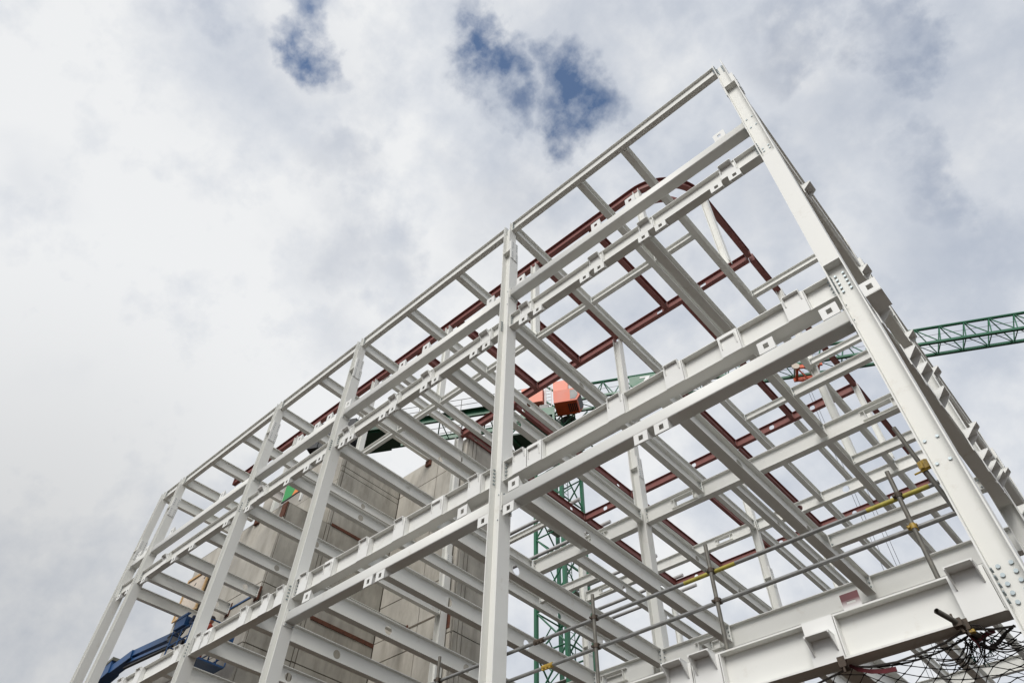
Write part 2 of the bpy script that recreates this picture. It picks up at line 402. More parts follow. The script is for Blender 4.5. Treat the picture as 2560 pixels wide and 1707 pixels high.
def bolts_on(parent, pts, axis, r=.0165, t=.014, single=False, name='bolt'):
    if single:
        for p in pts: MB().hexb(p, axis, r, t, 12).build(name, BOLT, parent)
    else:
        m = MB()
        for p in pts: m.hexb(p, axis, r, t)
        stuff(m.build('bolt_cluster', BOLT, parent))
# ================================================================== setting
def structure(o): o['kind'] = 'structure'; return o
GROUND = mat('site_gravel', (.062, .045, .034), .95, var=.25, vscale=.6, stain=(.04, .03, .024), sscale=.35, slo=.45, shi=.7, bump=.4, bscale=6)
structure(MB().box(-900, 900, -900, 900, -.4, 0).build('ground', GROUND))

# ================================================================== facade columns
zT, zB, zC, zE = 15.68, 11.82, 7.745, 3.43         # tops of steel seen from the eye
FY = 6.885                                          # facade column centre line
CX = [-.535, -6.745, -12.74, -16.84, -22.86, -24.22]
names = ['tall white corner column with a flat cover plate, nearest the camera',
         'white facade column rising through the middle, second from the right',
         'white facade column third from the right, with a splice plate near its top',
         'white facade column fourth from the right, blue boom lift visible to its left',
         'white facade column fifth from the right, second from the left end',
         'leftmost white facade column, standing close beside its neighbour']
COLS = []
for i, x in enumerate(CX):
    c = hcol('steel_column', names[i], x, FY, -ZO, 15.56 if i < 5 else 15.56, split=(14.33 if i < 5 else 13.15), group='white columns along the front of the frame')
    COLS.append(c)
    if i:   # bolts seen in the recess of each column, from the beam on its left
        xb = -.13 + .016
        for zt, h, n in ((zB, .40, 5), (zC, .42, 5), (zE, .43, 5)):
            bolts_on(c, [(xb + .001, yy, ZO + zt - .06 - (h - .12) * k / (n-1)) for k in range(n) for yy in (-.07, -.105 if 0 else -.045)], (1, 0, 0), .015, .016)
        bolts_on(c, [(-.02, -.0062, ZO + z) for z in (12.85, 12.38, 7.15, 6.65)], (0, -1, 0), .013, .012)
        bolts_on(c, [(-.13 + .0145, -.05, ZO + zT - .06 - .07*k) for k in range(5)], (1, 0, 0), .012, .014)
# corner column: cover plate, ledges and its large bolts
c0 = COLS[0]
cp = MB(); pts = []
for k in range(9):
    t = k / 8; pts.append((-.115 + .23*t, -.129 - .0 * math.sin(PI*t)))
MB().box(-.1138, .1138, -.1335, -.121, ZO + 7.92, ZO + 11.19).build('cover_plate', WHITE, c0)
MB().box(-.1138, .1138, -.1345, -.0065, ZO + 7.905, ZO + 7.919).build('ledge_plate', WHITE2, c0)
MB().box(-.1138, .1138, -.1345, -.0065, ZO + 11.191, ZO + 11.205).build('ledge_plate', WHITE2, c0)
for x in (-.48, -.588):
    bolts_on(c0, [(x + .535, -.006, ZO + 7.73 - .0825*k) for k in range(5)], (0, -1, 0), .017, .022, True)
    bolts_on(c0, [(x + .535, -.006, ZO + 3.40 - .083*k) for k in range(5)], (0, -1, 0), .019, .014, True)
    bolts_on(c0, [(x + .53 + (.0 if x > -.5 else -.02), -.006, ZO + z) for z in (4.85, 4.555)], (0, -1, 0), .017, .013, True)
for x in (-.06, .05):
    bolts_on(c0, [(x, -.006, ZO + z) for z in (12.85, 12.5)], (0, -1, 0), .017, .014, True)
    bolts_on(c0, [(x, -.006, ZO + z) for z in (11.62, 11.52)], (0, -1, 0), .016, .014, True)
    bolts_on(c0, [(x - .025, -.0285, ZO + 15.52 - .075*k) for k in range(5)], (0, -1, 0), .015, .014, True)
bolts_on(c0, [(-.105, -.05, ZO + z) for z in (7.12, 6.82)], (1, 0, 0), .014, .012, True)
for (zt, n) in ((zB, 5), (zC, 5), (zE, 5), (zT, 5)):
    bolts_on(c0, [(-.13 + .0165, yy, ZO + zt - .07 - .072*k) for k in range(n) for yy in (-.045, -.085)], (1, 0, 0), .015, .016)
# box cleat beside the corner column at the second floor
bx = thing('box_cleat', 'white box cleat with a square hole on the right side of the corner column', 'cleat', (-.288, 6.752, 7.01))
cleat(bx, 0, 0, 0, 1, w=.205, hgt=.235, dep=.26)
MB().box(-.1025, .1025, .0, .33, -.013, -.001).build('bottom_plate', WHITE2, bx)

# ================================================================== facade beams
BAY = ['beside the corner column', 'second bay from the corner', 'third bay from the corner', 'fourth bay from the corner', 'narrow far-left bay']
def bayx(i): return CX[i+1] + .131, CX[i] - .131
Bbr = [-1.27, -3.06, -4.27, -6.15, -7.33, -9.22, -10.38, -12.15, -15.88, -21.08]
Bcl = [-1.57, -1.19, -3.15, -2.77, -4.58, -4.21, -6.21, -5.82, -7.68, -7.29, -9.28, -8.90, -10.74, -10.37, -12.29, -11.93, -13.19, -13.75, -14.6, -16.44, -17.53, -19.38, -20.4, -22.23, -23.25, -23.85]
Acl = [-1.15, -3.26, -4.16, -6.31, -7.25, -9.45, -10.33, -12.5, -13.31, -13.87, -14.67, -18.65, -21.62, -23.3, -23.8]
Cbr = [(-1.19, 'up'), (-2.21, 'low'), (-3.15, 'up'), (-4.22, 'up'), (-6.23, 'up'), (-5.90, 'low'), (-7.30, 'up'), (-8.25, 'low'), (-9.29, 'up'), (-10.34, 'up'), (-11.46, 'low'), (-12.29, 'up'),
       (-13.12, 'up'), (-13.68, 'up'), (-14.52, 'up'), (-16.02, 'low'), (-16.40, 'up'), (-17.40, 'up'), (-19.3, 'up'), (-20.27, 'up'), (-21.5, 'up'), (-22.4, 'up')]
Ebr = [(-.845, 'up'), (-2.24, 'deep'), (-3.50, 'up'), (-3.84, 'up'), (-5.0, 'up'), (-6.1, 'up'), (-7.4, 'up'), (-8.6, 'up'), (-9.8, 'up'), (-11.5, 'up')]
Dcl = [(-.84, 1), (-1.74, 1), (-3.51, -1), (-3.86, -1), (-6.355, 1), (-6.46, -1), (-7.02, -1), (-7.545, 1), (-9.62, -1), (-9.96, -1), (-12.0, 1)]
for i in range(5):
    x0, x1 = bayx(i)
    Lg = x1 - x0
    def inb(x): return x0 + .05 < x < x1 - .02
    xt0 = CX[i+1] - .13 + .21 + .001; xt1 = CX[i] - .131
    ibeam('edge_beam', 'white I-beam along the top edge of the frame, ' + BAY[i], 'beam', 'top edge beams', (xt0, FY, zT), (xt1, FY, zT), .365, .135, endplate=3, bolts=5)
    t = rhs('hollow_beam', 'white box-section beam below the top edge, ' + BAY[i], 'beam', 'upper box-section beams', (x0, 6.905, 12.715), (x1, 6.905, 12.715), .225, .23)
    for x in Acl:
        if inb(x): cleat(t, x - x0, -.105, .001, 1, hgt=.255, dep=.2)
    t = ibeam('edge_beam', 'white upper-floor edge beam with hanging hole cleats, ' + BAY[i], 'beam', 'upper floor edge beams', (x0, 6.905, zB), (x1, 6.905, zB), .40, .17, endplate=3, bolts=5)
    for x in Bbr:
        if inb(x): bracket(t, x - x0, 'mid', .17, .40, .12)
    for x in Bcl:
        if inb(x): cleat(t, x - x0, -.10, -.401, -1, hgt=.19, dep=.17)
    if i < 4:
        t = ibeam('edge_beam', 'white middle-floor edge beam with shelf brackets, ' + BAY[i], 'beam', 'middle floor edge beams', (x0, 6.90, zC), (x1, 6.90, zC), .425, .20, endplate=3, bolts=5)
        for x, k in Cbr:
            if inb(x): bracket(t, x - x0, k, .20, .425, .068 if k == 'up' else .055)
    if i < 2:
        t = rhs('hollow_beam', 'white box-section beam under the middle floor, ' + BAY[i], 'beam', 'lower box-section beams', (x0, 6.905, 7.02), (x1, 6.905, 7.02), .222, .23)
        for x, s in Dcl:
            if inb(x): cleat(t, x - x0, -.118, .001 if s > 0 else -.223, s, hgt=.215 if s > 0 else .19, dep=.2)
        if i == 0: pass
    if i < 2:
        t = ibeam('edge_beam', ('deep white lower-floor edge beam across the bottom right, with brackets and net clamps' if i == 0 else 'white lower-floor edge beam, ' + BAY[i]), 'beam', 'lower floor edge beams', (x0, 6.90, zE), (x1, 6.90, zE), .43, .20, endplate=3, bolts=5, tf=.018)
        for x, k in Ebr:
            if inb(x): bracket(t, x - x0, k, .20, .43, .16 if k == 'up' else .15)
        if i == 0:
            tb = MB(); tb.box(-.09, -.045, 0, .01, 0, .15); tb.box(.045, .09, 0, .01, 0, .15); tb.box(-.045, .045, 0, .01, 0, .045); tb.box(-.045, .045, 0, .01, .07, .15)
            o = tb.build('maroon_tab', MAROON, t, (-1.865 - x0, -.098, .001)); o['label'] = 'maroon primed tab plate with a slot'

# ================================================================== interior beams
YB1, YB2, YB3 = 14.6, 22.65, 30.4      # interior grid lines, depth from the camera
ordn = ['first', 'second', 'third', 'fourth', 'fifth', 'sixth', 'seventh', 'eighth', 'ninth', 'tenth', 'eleventh', 'twelfth']
def yrow(xs, ya, yb, z, h, b, name, what, where, group, holes=(), mat_=None, hr=.1, ep=3, bolts=4):
    for k, x in enumerate(xs):
        y1 = yb(x) if callable(yb) else yb
        hl = [(yy - ya, hr) for yy in holes if ya + .4 < yy < y1 - .3]
        ibeam(name, '%s, %s from right' % (what, ordn[k]), 'beam', group, (x, ya, z), (x, y1, z), h, b, mat_, holes=hl, endplate=ep, bolts=bolts)
b_ = .085
xR1 = [-3.235, -4.56, -6.69, -8.77, -10.74, -12.79, -14.84, -17.06, -19.03, -20.95, -22.8, -24.2]
core = lambda x: 9.82 if x < -20.3 else 14.49
yrow(xR1, 6.965, lambda x: 9.8 if x < -20.3 else (14.49), zT, .36, .16, 'roof_beam', 'white roof beam running back from the top front edge', 'above the front bays', 'front roof beams', holes=(12.1,))
xB1 = [-3.20, -6.69, -8.67, -10.72, -12.75, -14.77, -16.85, -18.88, -20.64, -22.35, -23.73]
yrow(xB1, 7.005, lambda x: 9.86 if x < -20.3 else (14.79 if x < -17.2 else 14.49), zB, .37, .17, 'floor_beam', 'white upper-floor beam running back from the facade', 'with a round web hole', 'front upper floor beams', holes=(9.4,), hr=.095)
xC1 = [-3.50, -6.745, -8.57, -10.52, -12.48, -14.35, -16.3, -18.2]
yrow(xC1, 7.01, lambda x: 14.79 if x < -17.2 else 14.34, zC, .40, .185, 'floor_beam', 'white middle-floor beam running back from the facade', 'over the scaffold rail', 'front middle floor beams', holes=(9.3, 11.82), hr=.105)
xE1 = [-2.2, -3.9, -5.5, -6.745]
yrow(xE1, 7.01, 14.34, zE, .40, .185, 'floor_beam', 'white lower-floor beam running back from the facade', 'above the net', 'front lower floor beams', holes=(9.3, 11.82), hr=.105)
x2 = [-3.22, -5.92, -8.62, -11.32, -14.02]
for z, nm, hh in ((zT, 'roof', .36), (zB, 'upper-floor', .37), (zC, 'middle-floor', .40)):
    yrow(x2, YB1 + .11, YB2 - .11, z, hh, .17, 'floor_beam' if nm != 'roof' else 'roof_beam', 'white %s beam behind the first inner column line' % nm, '', 'second row %s beams' % nm, holes=(17.4, 19.9) if nm != 'roof' else ())
    yrow(x2, YB2 + .11, YB3 - .11, z, hh, .17, 'floor_beam' if nm != 'roof' else 'roof_beam', 'white %s beam behind the second inner column line' % nm, '', 'third row %s beams' % nm)
# girders along the inner column lines
def girder(y, z, h, xa, xb, label, rects=(), holes=(), b=.2):
    rc = [(xa_ - xa, xb_ - xa, -h + .10, -.12) for xa_, xb_ in rects if xa < xa_ < xb]
    hl = [(x - xa, .13) for x in holes if xa + .3 < x < xb - .3]
    ibeam('girder', label, 'beam', 'inner girders', (xa, y, z), (xb, y, z), h, b, rects=rc, holes=hl, endplate=3, bolts=4)
for z, h, nm, y, rects, holes in ((zT, .44, 'roof', YB1, (), ()), (zB, .48, 'upper-floor', YB1, ((-7.55, -6.95), (-2.15, -1.5), (-10.5, -9.95)), ()), (zC, .50, 'middle-floor', YB1 - .15, ((-7.52, -6.98), (-10.27, -9.67)), ()),
                       (zT, .44, 'roof', YB2, ((-10.2, -9.66), (-15.9, -15.4)), (-5.01, -6.8)), (zB, .48, 'upper-floor', YB2, ((-10.2, -9.66),), (-5.0,)), (zC, .48, 'middle-floor', YB2, (), ()),
                       (zT, .44, 'roof', YB3, (), ()), (zB, .48, 'upper-floor', YB3, (), ()), (zC, .48, 'middle-floor', YB3, (), ())):
    line = {YB1: 'first', YB1 - .15: 'first', YB2: 'second', YB3: 'third'}[y]
    girder(y, z, h, -8.475, -.67, 'white %s girder on the %s inner column line, right-hand span' % (nm, line), rects, holes)
    girder(y, z, h, -12.66 if (y == YB1 and z == zB) else -16.675, -8.765, 'white %s girder on the %s inner column line, left-hand span' % (nm, line), rects, holes)
# inner columns
k = 0; YS_ = {YB1: 13.05, YB2: YB2, YB3: YB3}
for y, nm in ((YB1, 'first'), (YB2, 'second'), (YB3, 'third')):
    hcol('steel_column', 'white inner column with splice plates, middle of the %s column line' % nm, -8.62, y, -ZO, 19.22, dx=.28, dy=.28, split=13.3, up=(.25, .25), group='inner columns')
    hcol('steel_column', 'white inner column at the left of the %s column line%s' % (nm, ', before the tower' if nm == 'first' else ''), -16.82, y, -ZO, 19.22, dx=.28, dy=.28, split=13.3, up=(.25, .25), group='inner columns')
    hcol('steel_column', 'white side column ending the %s inner column line, behind the corner column' % nm, -.535, YS_[y], -ZO, 15.6, split=14.33, group='side columns')
# small ties between beams
def tie(label, xa, xb, y, z, h=.2, b=.11): ibeam('tie_beam', label, 'beam', 'small tie beams', (xa, y, z), (xb, y, z), h, b, tf=.009, tw=.007, endplate=3, bolts=2)
for i in range(len(xR1) - 5):
    tie('small white tie between two roof beams on the set-back line, %s from the right' % ordn[i], xR1[i+1] + .09, xR1[i] - .09, 10.1, zT - .10, .22, .13)
tie('small white roof tie ending at the corner column, above a second tie', -3.14, -.65, 16.25, zT - .08, .22, .13)
tie('small white roof tie between second-row roof beams near the crane trolley', -5.83, -3.31, 17.15, zT - .08, .22, .13)
tie('small white roof tie ending near the corner column at the set-back', -3.14, -.65, 12.85, zT - .08, .22, .13)
tie('white upper-floor tie beside the corner column, below the roof tie', -3.11, -.65, 12.85, zB - .05, .26, .14)
tie('white upper-floor tie behind the first girder, near the corner column', -3.13, -.65, 16.1, zB - .05, .26, .14)
tie('white middle-floor tie just above the scaffold rail', -3.4, -.65, 12.5, zC - .02, .26, .14)
tie('white roof tie seen left of the middle column line', -16.6, -14.3, 17.35, zT - .08, .22, .13)
tie('white upper-floor tie at the left of the crane mast', -13.8, -11.5, 16.2, zB - .05, .26, .14)

# ================================================================== side frame (faces right, seen edge-on past the corner column)
SX = -.535
YS = 13.05
for y0, y1, nm in ((7.03, YS - .14, 'near'), (YS + .14, YB2 - .14, 'far')):
    ibeam('side_beam', 'white top edge beam of the %s side bay, right of the corner column' % nm, 'beam', 'side frame beams', (SX, y0, zT), (SX, y1, zT), .365, .135, endplate=3)
    t = rhs('side_hollow_beam', 'white box-section beam of the %s side bay below its top edge' % nm, 'beam', 'side box beams', (SX + .0, y0, 12.715), (SX + .0, y1, 12.715), .225, .23)
    t = ibeam('side_beam', 'white upper-floor edge beam of the %s side bay with projecting brackets' % nm, 'beam', 'side frame beams', (SX, y0, zB), (SX, y1, zB), .40, .19, endplate=3)
    for q in (1.15, 3.6, 5.9): bracket(t, q, 'mid', .19, .40, .17)
    t = ibeam('side_beam', 'white middle-floor edge beam of the %s side bay with a row of brackets' % nm, 'beam', 'side frame beams', (SX, y0, zC), (SX, y1, zC), .425, .20, endplate=3)
    for q in (.75, 1.75, 2.3, 2.85, 4.2, 4.9, 5.3, 5.65): bracket(t, q, 'up' if q not in (1.75, 2.85) else 'low', .20, .425, .17)
    t = ibeam('side_beam', 'white lower-floor edge beam of the %s side bay' % nm, 'beam', 'side frame beams', (SX, y0, zE), (SX, y1, zE), .43, .20, endplate=3)
    for q in (1.2, 3., 5.): bracket(t, q, 'up', .20, .43, .16)
# cover/ledge where the side lower-floor beam leaves the corner column
# ================================================================== set-back upper storey: red steel
zU = 19.6
def red(label, p0, p1, h=.36, b=.17, holes=(), m=None):
    return ibeam('roof_beam', label, 'beam', 'set-back roof steel', p0, p1, h, b, m or RED, tf=.016, tw=.012, holes=holes, endplate=3 if m is None else 0, bolts=4 if m is None else 0)
# front edge beam with a rounded corner in plan
x_l, x_r, y_f, rad = -26.9, -4.75, 10.15, 1.55
fb = ibeam('roof_beam', 'long red front beam of the set-back roof, ending in a rounded corner', 'beam', 'set-back roof steel', (x_l, y_f, zU), (x_r, y_f, zU), .36, .17, RED, tf=.016, tw=.012, endplate=1)
def arc_prof(prof, n=16):
    m = MB(); k = len(prof)
    for i in range(n + 1):
        a = -PI/2 + PI/2 * i / n
        for (dr, dz) in prof: m.v.append((rad_c[0] + (rad + dr) * math.cos(a), rad_c[1] + (rad + dr) * math.sin(a), dz))
    for i in range(n):
        for j in range(k): m.f.append((i*k + j, i*k + (j+1) % k, (i+1)*k + (j+1) % k, (i+1)*k + j))
    m.f.append(tuple(range(k))); m.f.append(tuple(n*k + j for j in range(k))[::-1])
    return m
rad_c = (x_r - x_l, rad)
for prof, nm in (([(-.085, -.016), (.085, -.016), (.085, 0), (-.085, 0)], 'curved_top_flange'), ([(-.085, -.36), (.085, -.36), (.085, -.344), (-.085, -.344)], 'curved_bottom_flange'), ([(-.006, -.344), (.006, -.344), (.006, -.016), (-.006, -.016)], 'curved_web')):
    arc_prof(prof).build(nm, RED, fb)
for prof, nm in (([(-.62, -.30), (-.48, -.30), (-.48, -.14), (-.62, -.14)], 'inner_curved_bar'),):
    arc_prof(prof).build(nm, RED, fb)
xe = x_r + rad                         # right edge of the red roof (about -3.2)
red('red edge beam along the right side of the set-back roof, nearest span', (xe, y_f + rad + .002, zU), (xe, YB1 - .1, zU))
for ya, yb, nm in ((YB1 + .1, YB2 - .1, 'middle'), (YB2 + .1, YB3 - .1, 'farthest')):
    red('red edge beam along the right side of the set-back roof, %s span' % nm, (xe, ya, zU), (xe, yb, zU))
for y, nm in ((YB1 + .02, 'first'), (YB2 + .0, 'second'), (YB3, 'third')):
    red('red roof beam with web holes along the %s inner column line, right span' % nm, (-8.5, y, zU), (xe - .1, y, zU), holes=[(q, .11) for q in (1.72, 3.5)])
    red('red roof beam along the %s inner column line, left span' % nm, (-16.7, y, zU), (-8.74, y, zU), holes=[(q, .11) for q in ((1.4, 6.2) if nm != 'first' else ())])
for k, x in enumerate((-6.46, -8.57, -10.4, -12.5, -14.62)):
    red('red roof beam running back from the red front beam, %s from the right' % ordn[k], (x, y_f + .1, zU - .02), (x, YB1 - .09, zU - .02))
for k, x in enumerate((-5.85, -8.43, -11.1, -13.8, -16.5)):
    red('red roof beam between the first and second inner lines, %s from the right' % ordn[k], (x, YB1 + .12, zU - .02), (x, YB2 - .1, zU - .02), holes=[(.5, .09), (6.9, .09)])
    red('white upper roof beam between the second and third inner lines, %s from the right' % ordn[k], (x, YB2 + .12, zU - .02), (x, YB3 - .1, zU - .02), m=(WHITE if x > -7 else RED))
for k, x in enumerate((-16.65, -18.83)):
    red('white upper roof beam running back to the concrete tower, %s' % ('right one' if k == 0 else 'left one with rusty end'), (x, y_f + .1, zU - .02), (x, 14.78 if k else YB1 - .13, zU - .02), m=WHITE)
posts = [(-4.57, 10.1, 15.69), (-8.72, 10.1, 15.69), (-12.82, 10.1, 15.69), (-16.9, 10.1, 15.69), (-21.95, 10.1, 15.27), (-3.16, 11.62, 15.69), (-3.14, 16.4, 11.83), (-3.18, 22.4, 15.69)]
for k, (x, y, z) in enumerate(posts):
    hcol('roof_post', ['slim white post under the red rounded corner', 'slim white post on the roof just behind the middle column', 'slim white post on the roof left of the middle column', 'slim white post on the roof above the dark crane ballast', 'slim white post on the roof beside the green and orange board',
                       'slim white post under the right red edge beam, nearest', 'tall white post behind the second roof tie, rising past two floors', 'white post under the junction of red beams at the right edge'][k], x, y, z, 19.23, dx=.2, dy=.2, group='posts of the set-back storey')
# grey handrail pipes on the far roof
for k, y in enumerate((21.65, 24.0, 27.9, 30.3, 31.6)):
    o = MB().tube([(-23, y, 0), (-16, y + .75*0, 0)], .09, 12).build('roof_pipe', PIPE, None, (0, 0, zU + .12 + ZO), smooth=True)
    tag(o, 'grey round pipe lying across the far roof, %s from the front' % ordn[k], 'pipe', 'grey roof pipes')
# ================================================================== concrete tower (core)
ct = thing('concrete_tower', 'tall grey precast concrete core tower behind the white frame', 'building', (-20.6, 9.9, -ZO))
def loc(x, y, z): return (x + 20.6, y - 9.9, z + ZO)
def cbox(name, m, x0, x1, y0, y1, z0, z1, par=ct):
    a = loc(x0, y0, z0); b = loc(x1, y1, z1)
    return MB().box(a[0], b[0], a[1], b[1], a[2], b[2]).build(name, m, par)
g = .036
cbox('backing_wall', JOINT, -26.6, -20.63, 9.93, 16.9, -ZO, 15.15)
cbox('backing_wall', JOINT, -26.6, -20.635, 11.72, 16.9, 15.15, 19.1)
cbox('backing_wall', JOINT, -20.64, -16.56, 14.86, 16.9, -ZO, 19.1)
def panels(axis, const, us, zs, m, th=.07, skip=()):
    """panels on a plane: axis 'y' faces -y at y=const (us = x breaks), axis 'x' faces +x at x=const (us = y breaks)"""
    for i in range(len(us) - 1):
        for j in range(len(zs) - 1):
            if (i, j) in skip: continue
            a, b, c, d = us[i] + g/2, us[i+1] - g/2, zs[j] + g/2, zs[j+1] - g/2
            off = random.uniform(-.006, .006)
            if axis == 'y': cbox('panel', m, a, b, const + off, const + th, c, d)
            else: cbox('panel', m, const - th, const + off, a, b, c, d)
panels('y', 9.9, [-26.7, -20.6], [-ZO, 2., 6., 8., 10.0, 12.05, 15.25], CONC_LIT)
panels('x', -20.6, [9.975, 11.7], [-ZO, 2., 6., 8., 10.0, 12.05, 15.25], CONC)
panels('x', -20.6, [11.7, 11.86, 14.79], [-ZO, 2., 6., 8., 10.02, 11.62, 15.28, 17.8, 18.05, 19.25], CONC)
panels('y', 11.71, [-26.7, -20.68], [15.27, 17.4, 19.25], CONC_LIT)
panels('y', 14.8, [-20.59, -18.24, -16.51], [-ZO, 2., 6., 8.2, 10.9, 11.7, 13.05, 18.1, 19.25], CONC_LIT)
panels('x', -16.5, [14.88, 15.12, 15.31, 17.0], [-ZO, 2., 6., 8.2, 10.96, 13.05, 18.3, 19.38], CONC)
cbox('roof_slab', CONC, -26.7, -20.61, 9.9, 11.69, 15.255, 15.27)
cbox('roof_slab', CONC, -26.7, -16.5, 11.75 if 0 else 14.9, 17.0, 19.255, 19.27)
# rusty embedded steel
cbox('rusty_angle', RUST, -20.66, -20.575, 11.9, 13.35, 15.24, 15.36)
cbox('rusty_angle', RUST, -20.66, -20.57, 12.0, 14.78, 11.56, 11.70)
cbox('rusty_plate', RUST, -20.9, -20.59, 9.885, 9.94, 14.62, 15.26)
cbox('dark_gap', JOINT, -18.75, -17.3, 14.785, 14.81, 11.665, 11.735)
cbox('rusty_plate', RUST, -18.93, -18.75, 14.77, 14.81, 11.45, 11.8)
cbox('rusty_plate', RUST, -16.75, -16.56, 14.78, 14.81, 11.05, 11.6)
cbox('rusty_bearing', RUST, -19.0, -18.7, 14.70, 14.81, 18.95, 19.24)
cbox('rusty_bearing', RUST, -22.6, -22.3, 9.80, 9.905, 15.05, 15.3)
for x in (-20.64, -22.35, -18.88):
    y = 9.86 if x < -19 else 14.76
    cbox('rusty_bearing', RUST, x - .12, x + .12, y + .005, y + .06, zB - .45, zB + .02)
cbox('cap_strip', JOINT, -16.56, -16.485, 15.0, 17.0, 19.385, 19.45)
# timber-framed boarding on the left of the tower
bd = thing('formwork_panel', 'timber-framed chipboard panel fixed to the left end of the concrete tower', 'panel', (-25.75, 9.8, 12.6))
MB().box(-.78, .78, .02, .06, 0, .92).build('board', PLY, bd); MB().box(-.78, .78, .02, .06, .93, 1.6).build('board', PLY, bd)
for a in ((-.86, .86, -.03, .02, -.1, 0.), (-.86, .86, -.03, .02, 1.55, 1.65), (.74, .86, -.04, .018, .001, 1.549), (-.86, -.78, -.03, .018, .001, 1.549)): MB().box(*a).build('batten', TIMBER, bd)
for xx, zz in ((-.2, .25), (.45, .6), (-.15, 1.25), (-.6, .45), (.5, 1.3), (-.3, .75)):
    MB().prism([(xx - .05, zz - .04), (xx + .0, zz + .06), (xx + .06, zz + .05), (xx + .02, zz - .06)], .012, .0195, 'y').build('black_mark', DARKB, bd)
# green and orange board
bn = thing('hoarding_board', 'green and orange hoarding board on top of the concrete tower', 'sign', (-20.9, 10.1, 15.72))
MB().prism([(-.62, .02), (-.62, 1.3), (.75, 1.3), (.02, .02)], 0, .02, 'y').build('green_panel', BGREEN, bn)
MB().prism([(.02, .02), (.75, 1.3), (.75, .02)], 0, .02, 'y').build('orange_panel', BORANGE, bn)
MB().box(-.62, .75, -.01, .03, -.03, .018).build('bottom_trim', DARKB, bn)
MB().box(-.62, -.5, .03, .1, -.45, -.031).build('prop', WHITE, bn); MB().box(.6, .7, .03, .1, -.45, -.031).build('prop', WHITE, bn)

cbox('blue_strip', BLUE, -22.3, -20.58, 9.86, 9.895, 11.6, 11.66)
# ================================================================== tower crane
JD = Vector((.883, .469, 0)).normalized(); JN = Vector((-JD.y, JD.x, 0))
ang = math.atan2(JD.y, JD.x)
MX, MY = -21.65, 27.2
def truss_x(m, s0, s1, step, chords, r, lac):
    for c in chords: m.tube([(s0, c[0], c[1]), (s1, c[0], c[1])], r, 6)
crane = thing('tower_crane', 'green tower crane with an orange cab, its jib reaching to the right behind the frame', 'crane', (MX, MY, -ZO))
hw = 1.0
for (a, b) in ((-hw, -hw), (hw, -hw), (hw, hw), (-hw, hw)):
    MB().box(a - .09, a + .09, b - .09, b + .09, 0, 33. + ZO - 3.9).build('mast_chord', GREEN, crane)
lac = MB(); H = 33. + ZO - 3.9; st = 2.2; n = int(H / st)
for i in range(n):
    z0, z1 = i*st, (i+1)*st
    for (a, b) in (((-hw, -hw), (hw, -hw)), ((hw, -hw), (hw, hw)), ((hw, hw), (-hw, hw)), ((-hw, hw), (-hw, -hw))):
        lac.tube([(a[0], a[1], z1), (b[0], b[1], z1)], .045, 6)
        zz = (z0, z1) if i % 2 else (z1, z0)
        lac.tube([(a[0], a[1], zz[0]), (b[0], b[1], zz[1])], .05, 6)
        lac.tube([((a[0]+b[0])/2, (a[1]+b[1])/2, (z0+z1)/2), (a[0], a[1], zz[1])], .035, 6)
stuff(lac.build('mast_lacing', GREEN, crane))
lad = MB()
for i in range(int(H / .35)): lad.tube([(.2, .25, i*.35), (.2, .65, i*.35)], .015, 5)
lad.tube([(.2, .25, 0), (.2, .25, H)], .022, 5); lad.tube([(.2, .65, 0), (.2, .65, H)], .022, 5)
stuff(lad.build('mast_ladder', GREEND, crane))
for i in range(5):
    zz = 12 + i * 4.4
    MB().box(-.9, .9, -.1, .85, zz, zz + .04).build('mast_platform', PIPE, crane)
up = bpy.data.objects.new('jib_assembly', None); 
# upper works, turned to the jib direction; local x = along jib, y = to the far side, z from eye level + 33
z33 = 33 + ZO + ZO
def J(name, mb, m, par=crane, smooth=False):
    return mb.build(name, m, par, (0, 0, 33 + ZO), (0, 0, ang), smooth)
b = MB(); b.box(-1.3, 1.3, -1.3, 1.3, -3.9, -3.55); J('slew_frame', b, GREEND)
b = MB(); b.tube([(0, 0, -3.549), (0, 0, -3.0)], 1.15, 24); J('slew_ring', b, GREEND)
b = MB()
for s in (-1, 1):
    for a in (-1, 1): b.box(a - .1, a + .1, s*.95 - .1, s*.95 + .1, -2.79, 1.9)
    b.box(-1.1, 1.1, s*.95 - .08, s*.95 + .08, -3.0, -2.8); b.tube([(-1, s*.95, -2.8), (1, s*.95, -.2)], .07, 6); b.tube([(1, s*.95, -.2), (-1, s*.95, 1.85)], .07, 6)
J('tower_head', b, GREEN)
drum = MB(); drum.tube([(.9, -.85, -2.2), (.9, .85, -2.2)], .6, 24); J('hoist_drum', drum, GREEND)
# jib
c1, c2, zt = -.54, .54, 1.86
s0, s1 = 1.2, 48.
j = MB()
j.tube([(s0, 0, zt), (s1, 0, zt)], .10, 8); J('jib_top_chord', j, GREEN, smooth=True)
for c in (c1, c2):
    j = MB(); j.box(s0, s1, c - .085, c + .085, -.085, .085); J('jib_bottom_chord', j, GREEN)
lacj = MB(); st = 1.45; n = int((s1 - s0) / st)
for i in range(n):
    x0, xm, x1 = s0 + i*st, s0 + (i + .5)*st, s0 + (i + 1)*st
    for c in (c1, c2):
        lacj.tube([(x0, c, 0), (xm, 0, zt)], .04, 6); lacj.tube([(xm, 0, zt), (x1, c, 0)], .04, 6)
    lacj.tube([(x0, c1, 0), (x0, c2, 0)], .035, 6); lacj.tube([(x0, c1, 0), (x1, c2, 0)], .03, 6)
stuff(J('jib_lacing', lacj, GREEN))
cab_ = MB()
for yy, zz in ((-.15, .35), (.15, .35), (-.1, 1.1)): cab_.tube([(s0, yy, zz), (s1, yy, zz)], .012, 5)
stuff(J('hoist_ropes', cab_, DARKB))
